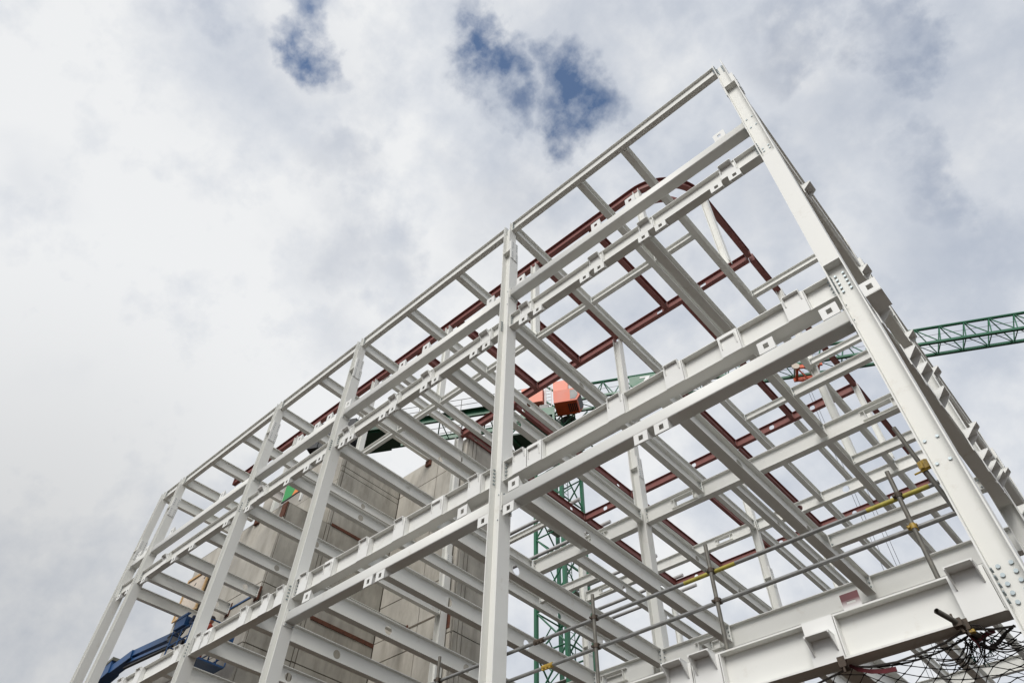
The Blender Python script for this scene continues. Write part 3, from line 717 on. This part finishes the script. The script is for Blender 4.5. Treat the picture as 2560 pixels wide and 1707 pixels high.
# company board on the jib
sb = MB(); sb.box(5.2, 9.4, -.02 - .33, .02 - .33, .55, 1.5); sgn = J('sign_board', sb, GREEN)
def text(body, size, m, par, loc_, rot):
    cu = bpy.data.curves.new('lettering', 'FONT'); cu.body = body; cu.size = size; cu.extrude = .004; cu.align_x = 'LEFT'
    o = bpy.data.objects.new('t', cu); col.objects.link(o)
    dg = bpy.context.evaluated_depsgraph_get(); me = bpy.data.meshes.new_from_object(o.evaluated_get(dg)); bpy.data.objects.remove(o)
    me.materials.append(m); return inst(me, 'lettering', par, loc_, rot)
text('bam', 1.05, SIGNW, sgn, (7.0, -.36, .68), (PI/2, 0, 0))
ch = MB(); ch.prism([(6.0, .62), (6.25, .62), (6.65, 1.35), (6.4, 1.35)], -.366, -.352, 'y'); ch.prism([(5.9, 1.22), (6.35, 1.22), (6.42, 1.35), (5.96, 1.35)], -.368, -.3525, 'y'); ch.build('emblem', SIGNW, sgn)
# trolley
tr = MB()
tr.box(15.6, 17.3, -.62, -.5, -.42, -.16); tr.box(15.6, 17.3, .5, .62, -.42, -.16); tr.box(15.7, 15.85, -.5, .5, -.4, -.25); tr.box(17.0, 17.15, -.5, .5, -.4, -.25)
tr.tube([(15.8, -.55, -.4), (16.4, 0, -1.15)], .05, 6); tr.tube([(17.1, -.55, -.4), (16.4, 0, -1.15)], .05, 6); tr.tube([(15.8, .55, -.4), (16.4, 0, -1.15)], .05, 6); tr.tube([(17.1, .55, -.4), (16.4, 0, -1.15)], .05, 6)
tr.box(15.65, 15.8, -.6, -.45, -.3, .75); tr.box(15.65, 16.5, -.6, -.5, .6, .72)
trolley = J('trolley', tr, ORANGE)
for xx in (15.7, 16.9):
    w = MB(); w.tube([(xx, -.72, -.28), (xx, -.64, -.28)], .24, 16); w.build('wheel', PLY, trolley)
rp = MB()
for (xx, yy) in ((16.1, -.3), (16.1, .3), (16.75, -.3), (16.75, .3)): rp.tube([(xx, yy, -.4), (xx + .0, yy, -31)], .012, 5)
stuff(rp.build('hoist_rope', DARKB, trolley))
hk = MB(); hk.box(16.0, 16.85, -.35, .35, -31.5, -31.0); hk.build('hook_block', ORANGE, trolley)
# counter-jib
for yy in (-.95, .95):
    q = MB(); q.box(-18.0, -.9, yy - .07, yy + .07, .02, .06); q.box(-18.0, -.9, yy - .012, yy + .012, -.36, .02); q.box(-18.0, -.9, yy - .09, yy + .09, -.40, -.361); J('counter_jib_girder', q, GREEN)
q = MB()
for i in range(8):
    x = -1.2 - i*1.7; q.tube([(x, -.95, -.3), (x - .85, .95, -.3)], .045, 6); q.tube([(x - .85, .95, -.3), (x - 1.7, -.95, -.3)], .045, 6); q.tube([(x, -.95, -.3), (x, .95, -.3)], .04, 6)
stuff(J('counter_jib_lacing', q, GREEN))
q = MB()
for yy in (-1.25, 1.25):
    for zz in (.55, 1.1): q.tube([(-14.2, yy, zz), (-1.6, yy, zz)], .022, 6)
    for i in range(9): q.tube([(-14.2 + i*1.55, yy, .0), (-14.2 + i*1.55, yy, 1.1)], .022, 6)
stuff(J('railing', q, GALVD))
for yy in (-1.1, 1.1):
    q = MB(); q.box(-13, -1.8, yy - .16, yy + .16, .065, .09); J('walkway', q, GREEND)
q = MB(); q.prism([(-14.4, -1.05), (-11.6, -.9), (-11.2, 0), (-11.6, .9), (-14.4, 1.05)], -.47, -.41, 'z'); J('ballast_floor', q, GREEND)
q = MB(); q.box(-14.4, -12.4, -1.2, -1.1, -.4, .75); q.box(-14.4, -12.4, 1.1, 1.2, -.4, .75); J('ballast_side', q, GREEND)
for i in range(4):
    x = -17.9 + i*.86; q = MB(); q.prism([(x, -1.1), (x + .8, -1.1), (x + .82, 1.2), (x - .02, 1.2)], -1.05, 1.05, 'y'); J('ballast_block', q, BLACK)
b = MB(); b.box(-2.9, 1.6, -1.25, 1.25, -2.98, -2.86); J('slew_platform', b, GREEND)
b = MB()
for i in range(6):
    x = -2.8 + i*.85; b.tube([(x, -1.25, -2.85), (x, -1.25, -1.9)], .05, 6); b.tube([(x, -1.25, -2.85), (x + .85, -1.25, -1.9)], .045, 6); b.tube([(x, 1.25, -2.85), (x, 1.25, -1.9)], .05, 6); b.tube([(x, -1.25, -3.05), (x + .85, 1.25, -3.05)], .06, 6)
b.box(-2.9, 1.6, -1.3, -1.2, -1.9, -1.78); b.box(-2.9, 1.6, 1.2, 1.3, -1.9, -1.78)
J('platform_frame', b, GREEN)
for x0, y0_, z0 in ((-2.3, -.9, -2.85), (-1.2, .1, -2.85), (-.1, -.8, -2.85)):
    q = MB(); q.box(x0, x0 + .8, y0_, y0_ + .75, z0, z0 + .95); J('machine_housing', q, GREEND)
q = MB()
for k in range(8): q.tube([(-2.6 + k*.5, -1.34, -2.2 + .1*(k % 3)), (-2.3 + k*.5, -1.36, -2.55), (-2.0 + k*.5, -1.34, -2.3)], .025, 5)
stuff(J('machine_cables', q, DARKB))
# cab and machinery panels on the near side
q = MB(); q.prism([(.38, -2.15), (1.85, -2.15), (2.1, -1.7), (1.95, -1.08), (.38, -1.08)], -2.75, -1.5, 'y'); cabo = J('cab', q, ORANGE)
MB().prism([(1.87, -2.1), (2.14, -1.69), (1.99, -1.14), (1.93, -1.14)], -2.62, -1.62, 'y').build('windscreen', GLASS, cabo)
MB().prism([(1.45, -2.02), (1.78, -2.02), (1.96, -1.68), (1.85, -1.22), (1.45, -1.22)], -2.765, -2.752, 'y').build('side_window', GLASS, cabo)
for i in range(5): MB().box(1.25 + i*.12, 1.31 + i*.12, -2.5, -1.75, -2.175, -2.152).build('floor_grille', DARKB, cabo)
q = MB(); q.box(1.28, 1.98, -2.1, -1.7, -1.06, -.1); J('cab_roof_box', q, PIPE)
q = MB(); q.box(-1.9, .3, -2.2, -1.05, -2.55, -2.42); q.box(-1.9, .3, -2.2, -2.1, -2.419, -1.9); q.box(.16, .3, -2.2, -2.0, -3.2, -2.551); J('side_platform', q, GREEN)
for x0 in (-1.5, -.7): q = MB(); q.box(x0, x0 + .6, -2.09, -1.45, -2.41, -1.5); J('control_cabinet', q, GLASS)
for x0, x1, zt_ in ((-1.95, -.5, .35), (.22, 1.22, .55)):
    q = MB(); q.box(x0, x1, -2.0, -1.15, -1.04, zt_); J('machinery_panel', q, SALMON)
q = MB()
for s in (-.32, .05): q.tube([(s, -1.8, -1.6), (s, -1.8, .6)], .03, 6)
for i in range(7): q.tube([(-.32, -1.8, -1.5 + i*.3), (.05, -1.8, -1.5 + i*.3)], .022, 6)
q.box(-.45, -.38, -1.7, -1.3, -1.4, .3)
stuff(J('head_ladder', q, SIGNW))
bpy.data.objects.remove(up)

# ================================================================== scaffold guard rail
SY = 7.1
def tubeobj(name, label, pts, m=GALV, r=.0242, grp='scaffold tubes', inner=True):
    o = MB().tube(pts, r, 16, caps=not inner)
    if inner:
        o.tube(pts, r - .004, 16, caps=False)
    a = Vector(pts[0]); ob = o.build(name, m, None, (0, 0, ZO), smooth=True)
    return tag(ob, label, 'scaffold tube', grp)
rail1 = tubeobj('scaffold_tube', 'upper horizontal scaffold rail crossing the lower right behind the columns', [(-.70, SY, 4.505), (-10.4, SY, 4.51)])
rail2 = tubeobj('scaffold_tube', 'lower horizontal scaffold rail crossing the lower right behind the columns', [(-.70, SY, 4.13), (-8.2, SY, 4.12)])
for xa, xb in ((-.80, -1.46), (-3.05, -3.75)):
    o = MB().tube([(xa, SY, 4.505 - ZO*0), (xb, SY, 4.505)], .0252, 16, caps=False).build('yellow_band', YELLOW, rail1, smooth=True)
    o['label'] = 'yellow painted stretch of the rail'
stds = [(-3.35, 3.42, 4.85), (-1.10, 3.42, 4.81), (-5.10, 3.42, 4.82), (-8.05, 3.42, 4.85)]
sl = ['upright scaffold tube left of the deep edge beam bracket pair', 'upright scaffold tube nearest the corner column', 'upright scaffold tube just right of the middle column', 'short upright scaffold tube left of the middle column']
SY2 = SY - .052
for k, (x, z0, z1) in enumerate(stds):
    s = tubeobj('scaffold_tube', sl[k], [(x, SY2, z0), (x + .0, SY2, z1)], GALVD)
    for zz, m in ((4.505, COUPL), (4.125, YCOUPL if k == 1 else COUPL)):
        c = MB(); c.tube([(x, SY2, zz - .028), (x, SY2, zz + .028)], .031, 12); c.tube([(x - .03, SY, zz), (x + .03, SY, zz)], .031, 12)
        c.box(x - .055, x - .025, SY2 - .03, SY2 + .03, zz - .012, zz + .012); c.tube([(x - .05, SY2 - .03, zz), (x - .05, SY2 + .055, zz)], .007, 6)
        c.tube([(x + .035, SY - .05, zz + .02), (x + .035, SY + .03, zz + .02)], .007, 6)
        c.build('coupler', m, s, (0, 0, 0))
lean = tubeobj('scaffold_tube', 'leaning scaffold tube clamped to the corner column with a yellow coupler', [(-.83, 7.0, 5.25), (-.76, 7.06, 4.66), (-.69, 7.09, 4.15)], GALVD)
c = MB(); c.prism([(-.03, -.05), (.1, -.04), (.13, .02), (.05, .06), (-.03, .05)], -.02, .035, 'y'); c.tube([(.09, .0, .0), (.17, .0, .02)], .008, 6); c.tube([(-.1, 0, -.06), (.06, 0, -.05)], .01, 6); c.tube([(0, 0, -.04), (0, 0, .04)], .032, 12)
c.build('coupler', YCOUPL, lean, (-.765, 7.03, 4.70))
for k, (x, rz, m) in enumerate(((-6.08, 4.508, COUPL), (-5.94, 4.125, YCOUPL))):
    c = MB(); c.tube([(x - .09, SY, rz), (x + .09, SY, rz)], .033, 12)
    for q in (-.06, 0, .06): c.box(x + q - .012, x + q + .012, SY - .045, SY - .02, rz - .05, rz - .03)
    c.build('sleeve_coupler', m, rail1 if k == 0 else rail2)

# ================================================================== debris net under the lower edge beam
def polyline(pts, n):
    out = []
    for i in range(len(pts) - 1):
        a, b = Vector(pts[i]), Vector(pts[i+1])
        for k in range(n): out.append(a.lerp(b, k / n))
    out.append(Vector(pts[-1])); return out
edge = [(-4.6, 6.95, 2.72), (-3.3, 6.95, 2.80), (-2.44, 6.95, 2.93), (-2.10, 6.95, 2.985), (-1.95, 6.94, 2.935), (-1.7, 6.93, 2.905), (-1.5, 6.93, 2.92), (-1.27, 6.93, 2.945), (-1.10, 6.92, 2.985), (-.98, 6.92, 2.975), (-.86, 6.94, 2.945), (-.70, 6.95, 2.925)]
def edge_at(x):
    for i in range(len(edge) - 1):
        if edge[i][0] <= x <= edge[i+1][0]:
            t = (x - edge[i][0]) / (edge[i+1][0] - edge[i][0]); return Vector(edge[i]).lerp(Vector(edge[i+1]), t)
    return Vector(edge[-1] if x > -1 else edge[0])
net = thing('debris_net', 'black knotted debris net hanging below the deep edge beam at bottom right', 'net', (-1.6, 6.95, 2.9))
O = Vector((-1.6, 6.95, 2.9))
m = MB(); m.tube([Vector(p) - O for p in polyline(edge, 4)], .010, 6); m.build('edge_rope', ROPE, net)
def netpt(u, w):       # u along x, w into the building
    x = -4.6 + 3.9 * u
    e = edge_at(x)
    bunch = math.exp(-((x + 1.08) / .22)**2)
    sag = -.30 * math.sin(min(1, w / 2.6) * PI * .5)*(1 - .35*bunch)
    wob = .03 * noise.noise(Vector((x * 2.1, w * 2.3, 1.7)))
    return Vector((x + .02 * noise.noise(Vector((x*3, w*3, 9))), e.y + w * (1 - .25 * bunch * math.exp(-w)), e.z + sag + wob - .03*bunch)) - O
cw = .185; nu = int(3.9 / cw); nw = 22
m = MB()
def wire(p, q, r=.0045): m.tube([p, q], r, 4, caps=False)
for i in range(nu):
    for k in range(nw):
        u0, u1 = i / nu, (i + 1) / nu; um = (i + .5) / nu
        w0, w1, wm = k * cw, (k + 1) * cw, (k + .5) * cw
        a, c_, d, e_ = netpt(um, w0), netpt(u1, wm), netpt(um, w1), netpt(u0, wm)
        wire(a, c_); wire(c_, d); wire(d, e_); wire(e_, a)
        for q_ in (c_, d): m.tube([q_ + Vector((-.011, 0, 0)), q_ + Vector((.011, 0, 0))], .008, 5)
stuff(m.build('mesh_cords', NETM, net))
# bunched cords and straps at the clamps
m = MB(); rnd_ = random.Random(4)
for k in range(26):
    a = Vector((-1.04 + rnd_.uniform(-.10, .10), 6.93 + rnd_.uniform(-.03, .05), 2.93 + rnd_.uniform(-.05, .03)))
    b = a + Vector((rnd_.uniform(-.42, .38), rnd_.uniform(.0, .35), rnd_.uniform(-.12, -.02)))
    mid = (a + b) / 2 + Vector((rnd_.uniform(-.06, .06), .04, -.08 - rnd_.random() * .07))
    pts = [(a*(1-t)*(1-t) + mid*2*t*(1-t) + b*t*t) - O for t in [q/6 for q in range(7)]]
    m.tube(pts, rnd_.uniform(.003, .007), 5)
for k in range(9):
    ph = rnd_.uniform(0, 6.28)
    P_ = [(-1.03, 6.93, 2.95), (-1.01, 6.96, 2.87), (-.96, 7.0, 2.835), (-.88, 7.0, 2.86), (-.80, 6.97, 2.90), (-.72, 6.95, 2.925)]
    m.tube([Vector(p) - O + Vector((.012*math.sin(ph + 2*i), .012*math.cos(ph + 2*i), .014*math.sin(1.7*i + ph))) for i, p in enumerate(polyline(P_, 4))], .007, 5)
for k in range(10):
    x1 = -1.06 - .1 - k*.10; dz = .02 + .012*k
    P_ = [Vector((-1.06, 6.93, 2.955)), Vector(((-1.06 + x1)/2, 6.96, 2.93 - dz)), Vector((x1, 6.95, edge_at(x1).z))]
    m.tube([(P_[0]*(1-t)**2 + P_[1]*2*t*(1-t) + P_[2]*t*t) - O for t in [q/8 for q in range(9)]], .0045, 5)
stuff(m.build('bunched_cords', NETM, net))
def strap(pts, w, mt, name):
    m = MB(); P = [Vector(p) - O for p in pts]; n = len(m.v)
    for p in P: m.v += [tuple(p + Vector((0, 0, w/2))), tuple(p - Vector((0, 0, w/2))), tuple(p + Vector((0, .004, w/2))), tuple(p + Vector((0, .004, -w/2)))]
    for i in range(len(P) - 1):
        q = 4*i; m.f += [(q, q+4, q+5, q+1), (q+2, q+3, q+7, q+6), (q, q+2, q+6, q+4), (q+1, q+5, q+7, q+3)]
    return m.build(name, mt, net)
strap([(-2.12, 6.93, 3.0), (-2.06, 6.92, 2.94), (-1.95, 6.91, 2.885), (-1.83, 6.90, 2.85), (-1.72, 6.895, 2.84)], .04, WEBB, 'strap')
strap([(-1.08, 6.92, 2.99), (-1.05, 6.93, 2.93), (-1.0, 6.94, 2.90), (-.93, 6.95, 2.93), (-.86, 6.95, 2.94)], .04, WEBB, 'strap')
strap([(-1.08, 6.90, 3.0), (-1.04, 6.90, 2.90), (-1.02, 6.92, 2.84)], .05, WEBB, 'strap')
for p in ((-1.06, 7.1, 2.80), (-.98, 7.05, 2.84), (-.92, 7.0, 2.90), (-1.14, 7.05, 2.83)):
    m = MB()
    for q in range(6): m.tube([Vector(p) - O, Vector(p) - O + Vector((rnd_.uniform(-.04, .04), rnd_.uniform(-.02, .05), rnd_.uniform(-.06, .0)))], .004, 4)
    m.build('cord_tie', TEAL, net)
for k, x in enumerate((-2.13, -1.03)):
    cl = thing('net_clamp', ['small beam clamp holding the net rope under the deep edge beam, left one', 'large beam clamp with a short scaffold tube stub through it, right one'][k], 'clamp', (x, 6.80, 3.0), 0, 'clamps under the deep edge beam')
    MB().box(-.035, .035, -.02, .02, -.055, .028).build('jaw', COUPL, cl); MB().box(-.03, .03, -.02, .10, -.066, -.056).build('hook_plate', COUPL, cl)
    MB().tube([(0, -.005, -.11), (0, -.005, -.066)], .012, 8).build('bolt', COUPL, cl)
    if k:
        MB().box(-.075, .0, -.10, -.025, -.05, .015).build('coupler_body', COUPL, cl)
        st = MB(); st.tube([(-.115, -.28, .035), (-.02, -.03, -.025), (.055, .20, -.08)], .0242, 16, caps=False); st.tube([(-.115, -.28, .035), (-.02, -.03, -.025), (.055, .20, -.08)], .019, 16, caps=False); st.build('tube_stub', GALVD, cl, smooth=True)
        MB().tube([(-.05, -.12, .01), (-.05, -.12, .05)], .009, 8).build('bolt', COUPL, cl); MB().tube([(-.035, -.06, -.05), (-.02, -.06, -.10)], .012, 8).build('bolt', COUPL, cl)
        MB().box(.0, .05, -.01, .03, -.09, -.067).build('yellow_tag', YCOUPL, cl)
        MB().tube([(.03, -.01, -.03), (.10, .0, -.05), (.12, .02, -.10), (.15, .03, -.13)], .006, 6).build('wire_loop', NETM, cl)

# ================================================================== blue boom lift with two workers
ml = thing('boom_lift', 'blue boom lift reaching up between the two left columns to its basket', 'boom lift', (-36.5, 9.0, -ZO))
o0 = Vector((-36.5, 9.0, -ZO))
def B(name, mb, m, par=ml, smooth=False): return mb.build(name, m, par, smooth=smooth)
def seg(p, q, w, h, m, name, par=ml):
    p, q = Vector(p) - o0, Vector(q) - o0; d = (q - p); Lg = d.length
    mb = MB(); mb.box(0, Lg, -w/2, w/2, -h/2, h/2); o = mb.build(name, m, par, p); o.rotation_euler = d.to_track_quat('X', 'Z').to_euler(); return o
base = MB(); base.prism([(-1.6, .45), (1.6, .45), (1.7, .9), (1.3, 1.35), (-1.7, 1.35)], -1.1, 1.1, 'y'); B('chassis', base, BLUE)
for x in (-1.15, 1.15):
    for y in (-1.15, 1.15):
        w = MB().tube([(x, y - .18, .5), (x, y + .18, .5)], .5, 24).build('wheel', DARKB, ml)
        MB().tube([(x, y - .19, .5), (x, y + .19, .5)], .25, 16).build('rim', PIPE, w)
tt = MB(); tt.box(-1.5, 1.2, -1.0, 1.0, 1.36, 2.5); B('turntable', tt, BLUE)
seg((-36.2, 9, .9), (-30.6, 9, 10.55), .42, .5, BLUE, 'lower_boom')
seg((-30.9, 9, 10.35), (-28.0, 9, 10.95), .42, .46, BLUE, 'upper_boom'); seg((-29.0, 9, 11.05), (-28.0, 9, 11.24), .46, .12, OLIVE, 'boom_head_cover')
seg((-28.2, 9, 10.85), (-26.6, 9, 11.02), .3, .30, BLUE, 'knuckle')
seg((-26.75, 9, 11.08), (-23.75, 9, 10.82), .2, .22, BLUE, 'jib_arm'); seg((-27.0, 9, 10.86), (-23.7, 9, 10.55), .12, .09, BLUE, 'leveling_link'); seg((-27.1, 9, 10.7), (-23.6, 9, 10.45), .10, .05, DARKB, 'ram')
for k in range(5):
    a = Vector((-24.0 + .1*k, 8.9 + .05*k, 10.8)) - o0; b2 = Vector((-22.4 + .12*k, 8.6, 10.35 + .05*k)) - o0; mid = (a + b2)/2 + Vector((-.05, 0, .18 - .1*k))
    MB().tube([a*(1-t)**2 + mid*2*t*(1-t) + b2*t*t for t in [q/8 for q in range(9)]], .022, 6).build('hose', DARKB, ml)
seg((-23.85, 9, 10.78), (-22.3, 8.85, 10.0), .26, .26, DARKB, 'rotator')
FZ = 8.95
bk = MB(); bk.box(-22.1, -20.25, 8.3, 9.4, FZ - .05, FZ)
bk.v = [tuple(Vector(v) - o0) for v in bk.v]; bk.build('basket_floor', BLUE, ml)
bk = MB(); bk.box(-21.1, -20.25, 9.15, 9.42, 9.5, 9.8)
bk.v = [tuple(Vector(v) - o0) for v in bk.v]; bk.build('tool_tray', BLUE, ml)
rl = MB()
for zz in (9.3, 9.7, 10.08):
    rl.tube([(-22.1, 8.3, zz), (-20.25, 8.3, zz), (-20.25, 9.4, zz), (-22.1, 9.4, zz), (-22.1, 8.3, zz)], .024, 8)
for x in (-22.1, -21.5, -20.9, -20.25):
    for y in (8.3, 9.4): rl.tube([(x, y, FZ), (x, y, 10.08)], .024, 8)
rl.tube([(-22.1, 8.3, 10.08), (-22.05, 8.28, 10.45), (-21.3, 8.28, 10.52)], .022, 8)
rl.v = [tuple(Vector(v) - o0) for v in rl.v]; rl.build('basket_rail', BLUE, ml)
cb = MB(); cb.box(-21.95, -21.3, 8.2, 8.42, 10.12, 10.4); cb.box(-21.95, -21.3, 8.2, 8.25, 10.44, 10.52); cb.v = [tuple(Vector(v) - o0) for v in cb.v]; cb.build('control_box', BLUE, ml)

def person(label, loc_, rz, vest, arm_up):
    t = thing('person', label, 'person', loc_, rz, 'workers in the lift basket')
    me = bpy.data.meshes.new('body')
    V = [(0, 0, .95), (0, 0, 1.15), (0, .0, 1.38), (0, .0, 1.50), (0, -.02, 1.58),
         (.10, 0, .90), (.11, -.02, .50), (.11, .02, .09), (.11, -.12, .04),
         (-.10, 0, .90), (-.11, -.02, .50), (-.11, .02, .09), (-.11, -.12, .04),
         (.19, 0, 1.42), (.24, -.10, 1.18), (.17, -.34, 1.24 + .2*arm_up), (.14, -.42, 1.28 + .24*arm_up),
         (-.19, 0, 1.42), (-.25, -.08, 1.16), (-.18, -.32, 1.12), (-.15, -.40, 1.13)]
    Ed = [(0, 1), (1, 2), (2, 3), (3, 4), (0, 5), (5, 6), (6, 7), (7, 8), (0, 9), (9, 10), (10, 11), (11, 12), (2, 13), (13, 14), (14, 15), (15, 16), (2, 17), (17, 18), (18, 19), (19, 20)]
    rr = [.15, .155, .17, .075, .06, .10, .07, .05, .045, .10, .07, .05, .045, .075, .05, .038, .04, .075, .05, .038, .04]
    me.from_pydata(V, Ed, []); o = bpy.data.objects.new('body', me); col.objects.link(o); o.parent = t
    sk = o.modifiers.new('skin', 'SKIN')
    for i, s in enumerate(me.skin_vertices[0].data): s.radius = (rr[i], rr[i] * (.72 if i < 4 else 1)); s.use_root = (i == 0)
    sb_ = o.modifiers.new('sub', 'SUBSURF'); sb_.levels = 1; sb_.render_levels = 1
    me.materials.append(vest)
    # head with face
    h = MB(); n = 14
    for i in range(n + 1):
        ph = PI * i / n
        for k in range(16):
            th = 2*PI*k/16; x = .078*math.sin(ph)*math.cos(th); y = .098*math.sin(ph)*math.sin(th); z = .12*math.cos(ph)
            if y < -.05 and abs(x) < .022 and -.045 < z < .02: y -= .022
            h.v.append((x, y, z))
    for i in range(n):
        for k in range(16): h.f.append((i*16 + k, i*16 + (k+1) % 16, (i+1)*16 + (k+1) % 16, (i+1)*16 + k))
    hd = h.build('head', SKIN, t, (0, -.03, 1.68), smooth=True)
    for s in (-1, 1):
        MB().hexb((s*.03, -.088, .01), (0, -1, 0), .012, .008).build('eye', DARKB, hd); MB().box(s*.078 - .01, s*.078 + .01, -.02, .02, -.03, .03).build('ear', SKIN, hd)
    MB().box(-.025, .025, -.096, -.085, -.062, -.052).build('mouth', WEBB, hd)
    hm = MB()
    for i in range(6):
        ph = PI/2 * i / 6
        for k in range(16):
            th = 2*PI*k/16; hm.v.append((.1*math.cos(ph)*math.cos(th), .125*math.cos(ph)*math.sin(th) , .105*math.sin(ph)))
    for i in range(5):
        for k in range(16): hm.f.append((i*16 + k, i*16 + (k+1) % 16, (i+1)*16 + (k+1) % 16, (i+1)*16 + k))
    hm.f.append(tuple(80 + k for k in range(16)))
    hm.build('helmet', HELM, t, (0, -.03, 1.73), smooth=True)
    for s, hz, hx in ((1, 1.28 + .24*arm_up, .14), (-1, 1.13, -.15)):
        f = MB()
        for k in range(4): f.tube([(hx + (k - 1.5)*.02, -.43, hz), (hx + (k - 1.5)*.021, -.49, hz - .005), (hx + (k-1.5)*.02, -.51, hz - .035)], .0085, 6)
        f.tube([(hx - s*.035, -.41, hz), (hx - s*.055, -.46, hz + .005)], .0095, 6)
        f.build('hand', SKIN, t)
    return t
person('worker in dark clothes at the left end of the blue lift basket', (-21.12, 8.55, FZ), PI/2*.9, NAVY, .6)
person('worker in a red-orange vest at the right end of the blue lift basket', (-21.45, 9.08, FZ), -.3, HIVIS, 0)

# ================================================================== building beyond, bottom right corner
cl = thing('clad_building', 'blue-grey clad building edge seen through the net at the bottom right', 'building', (3.0, 34, -ZO))
for i in range(14): MB().box(-7 + i*1.0, -7 + i*1.0 + .97, -.05, .05, 0, 4.4).build('cladding_panel', CLAD, cl)
MB().box(-7, 7, .051, 8, 0, 4.3).build('wall', CLAD, cl)
for lb, os_ in LABELS.items():
    if len(os_) > 1: print('DUP LABEL', lb, os_)

for lb in LABELS:
    n_ = len(lb.split())
    if n_ > 16 or n_ < 4: print('LABEL LEN', n_, lb)
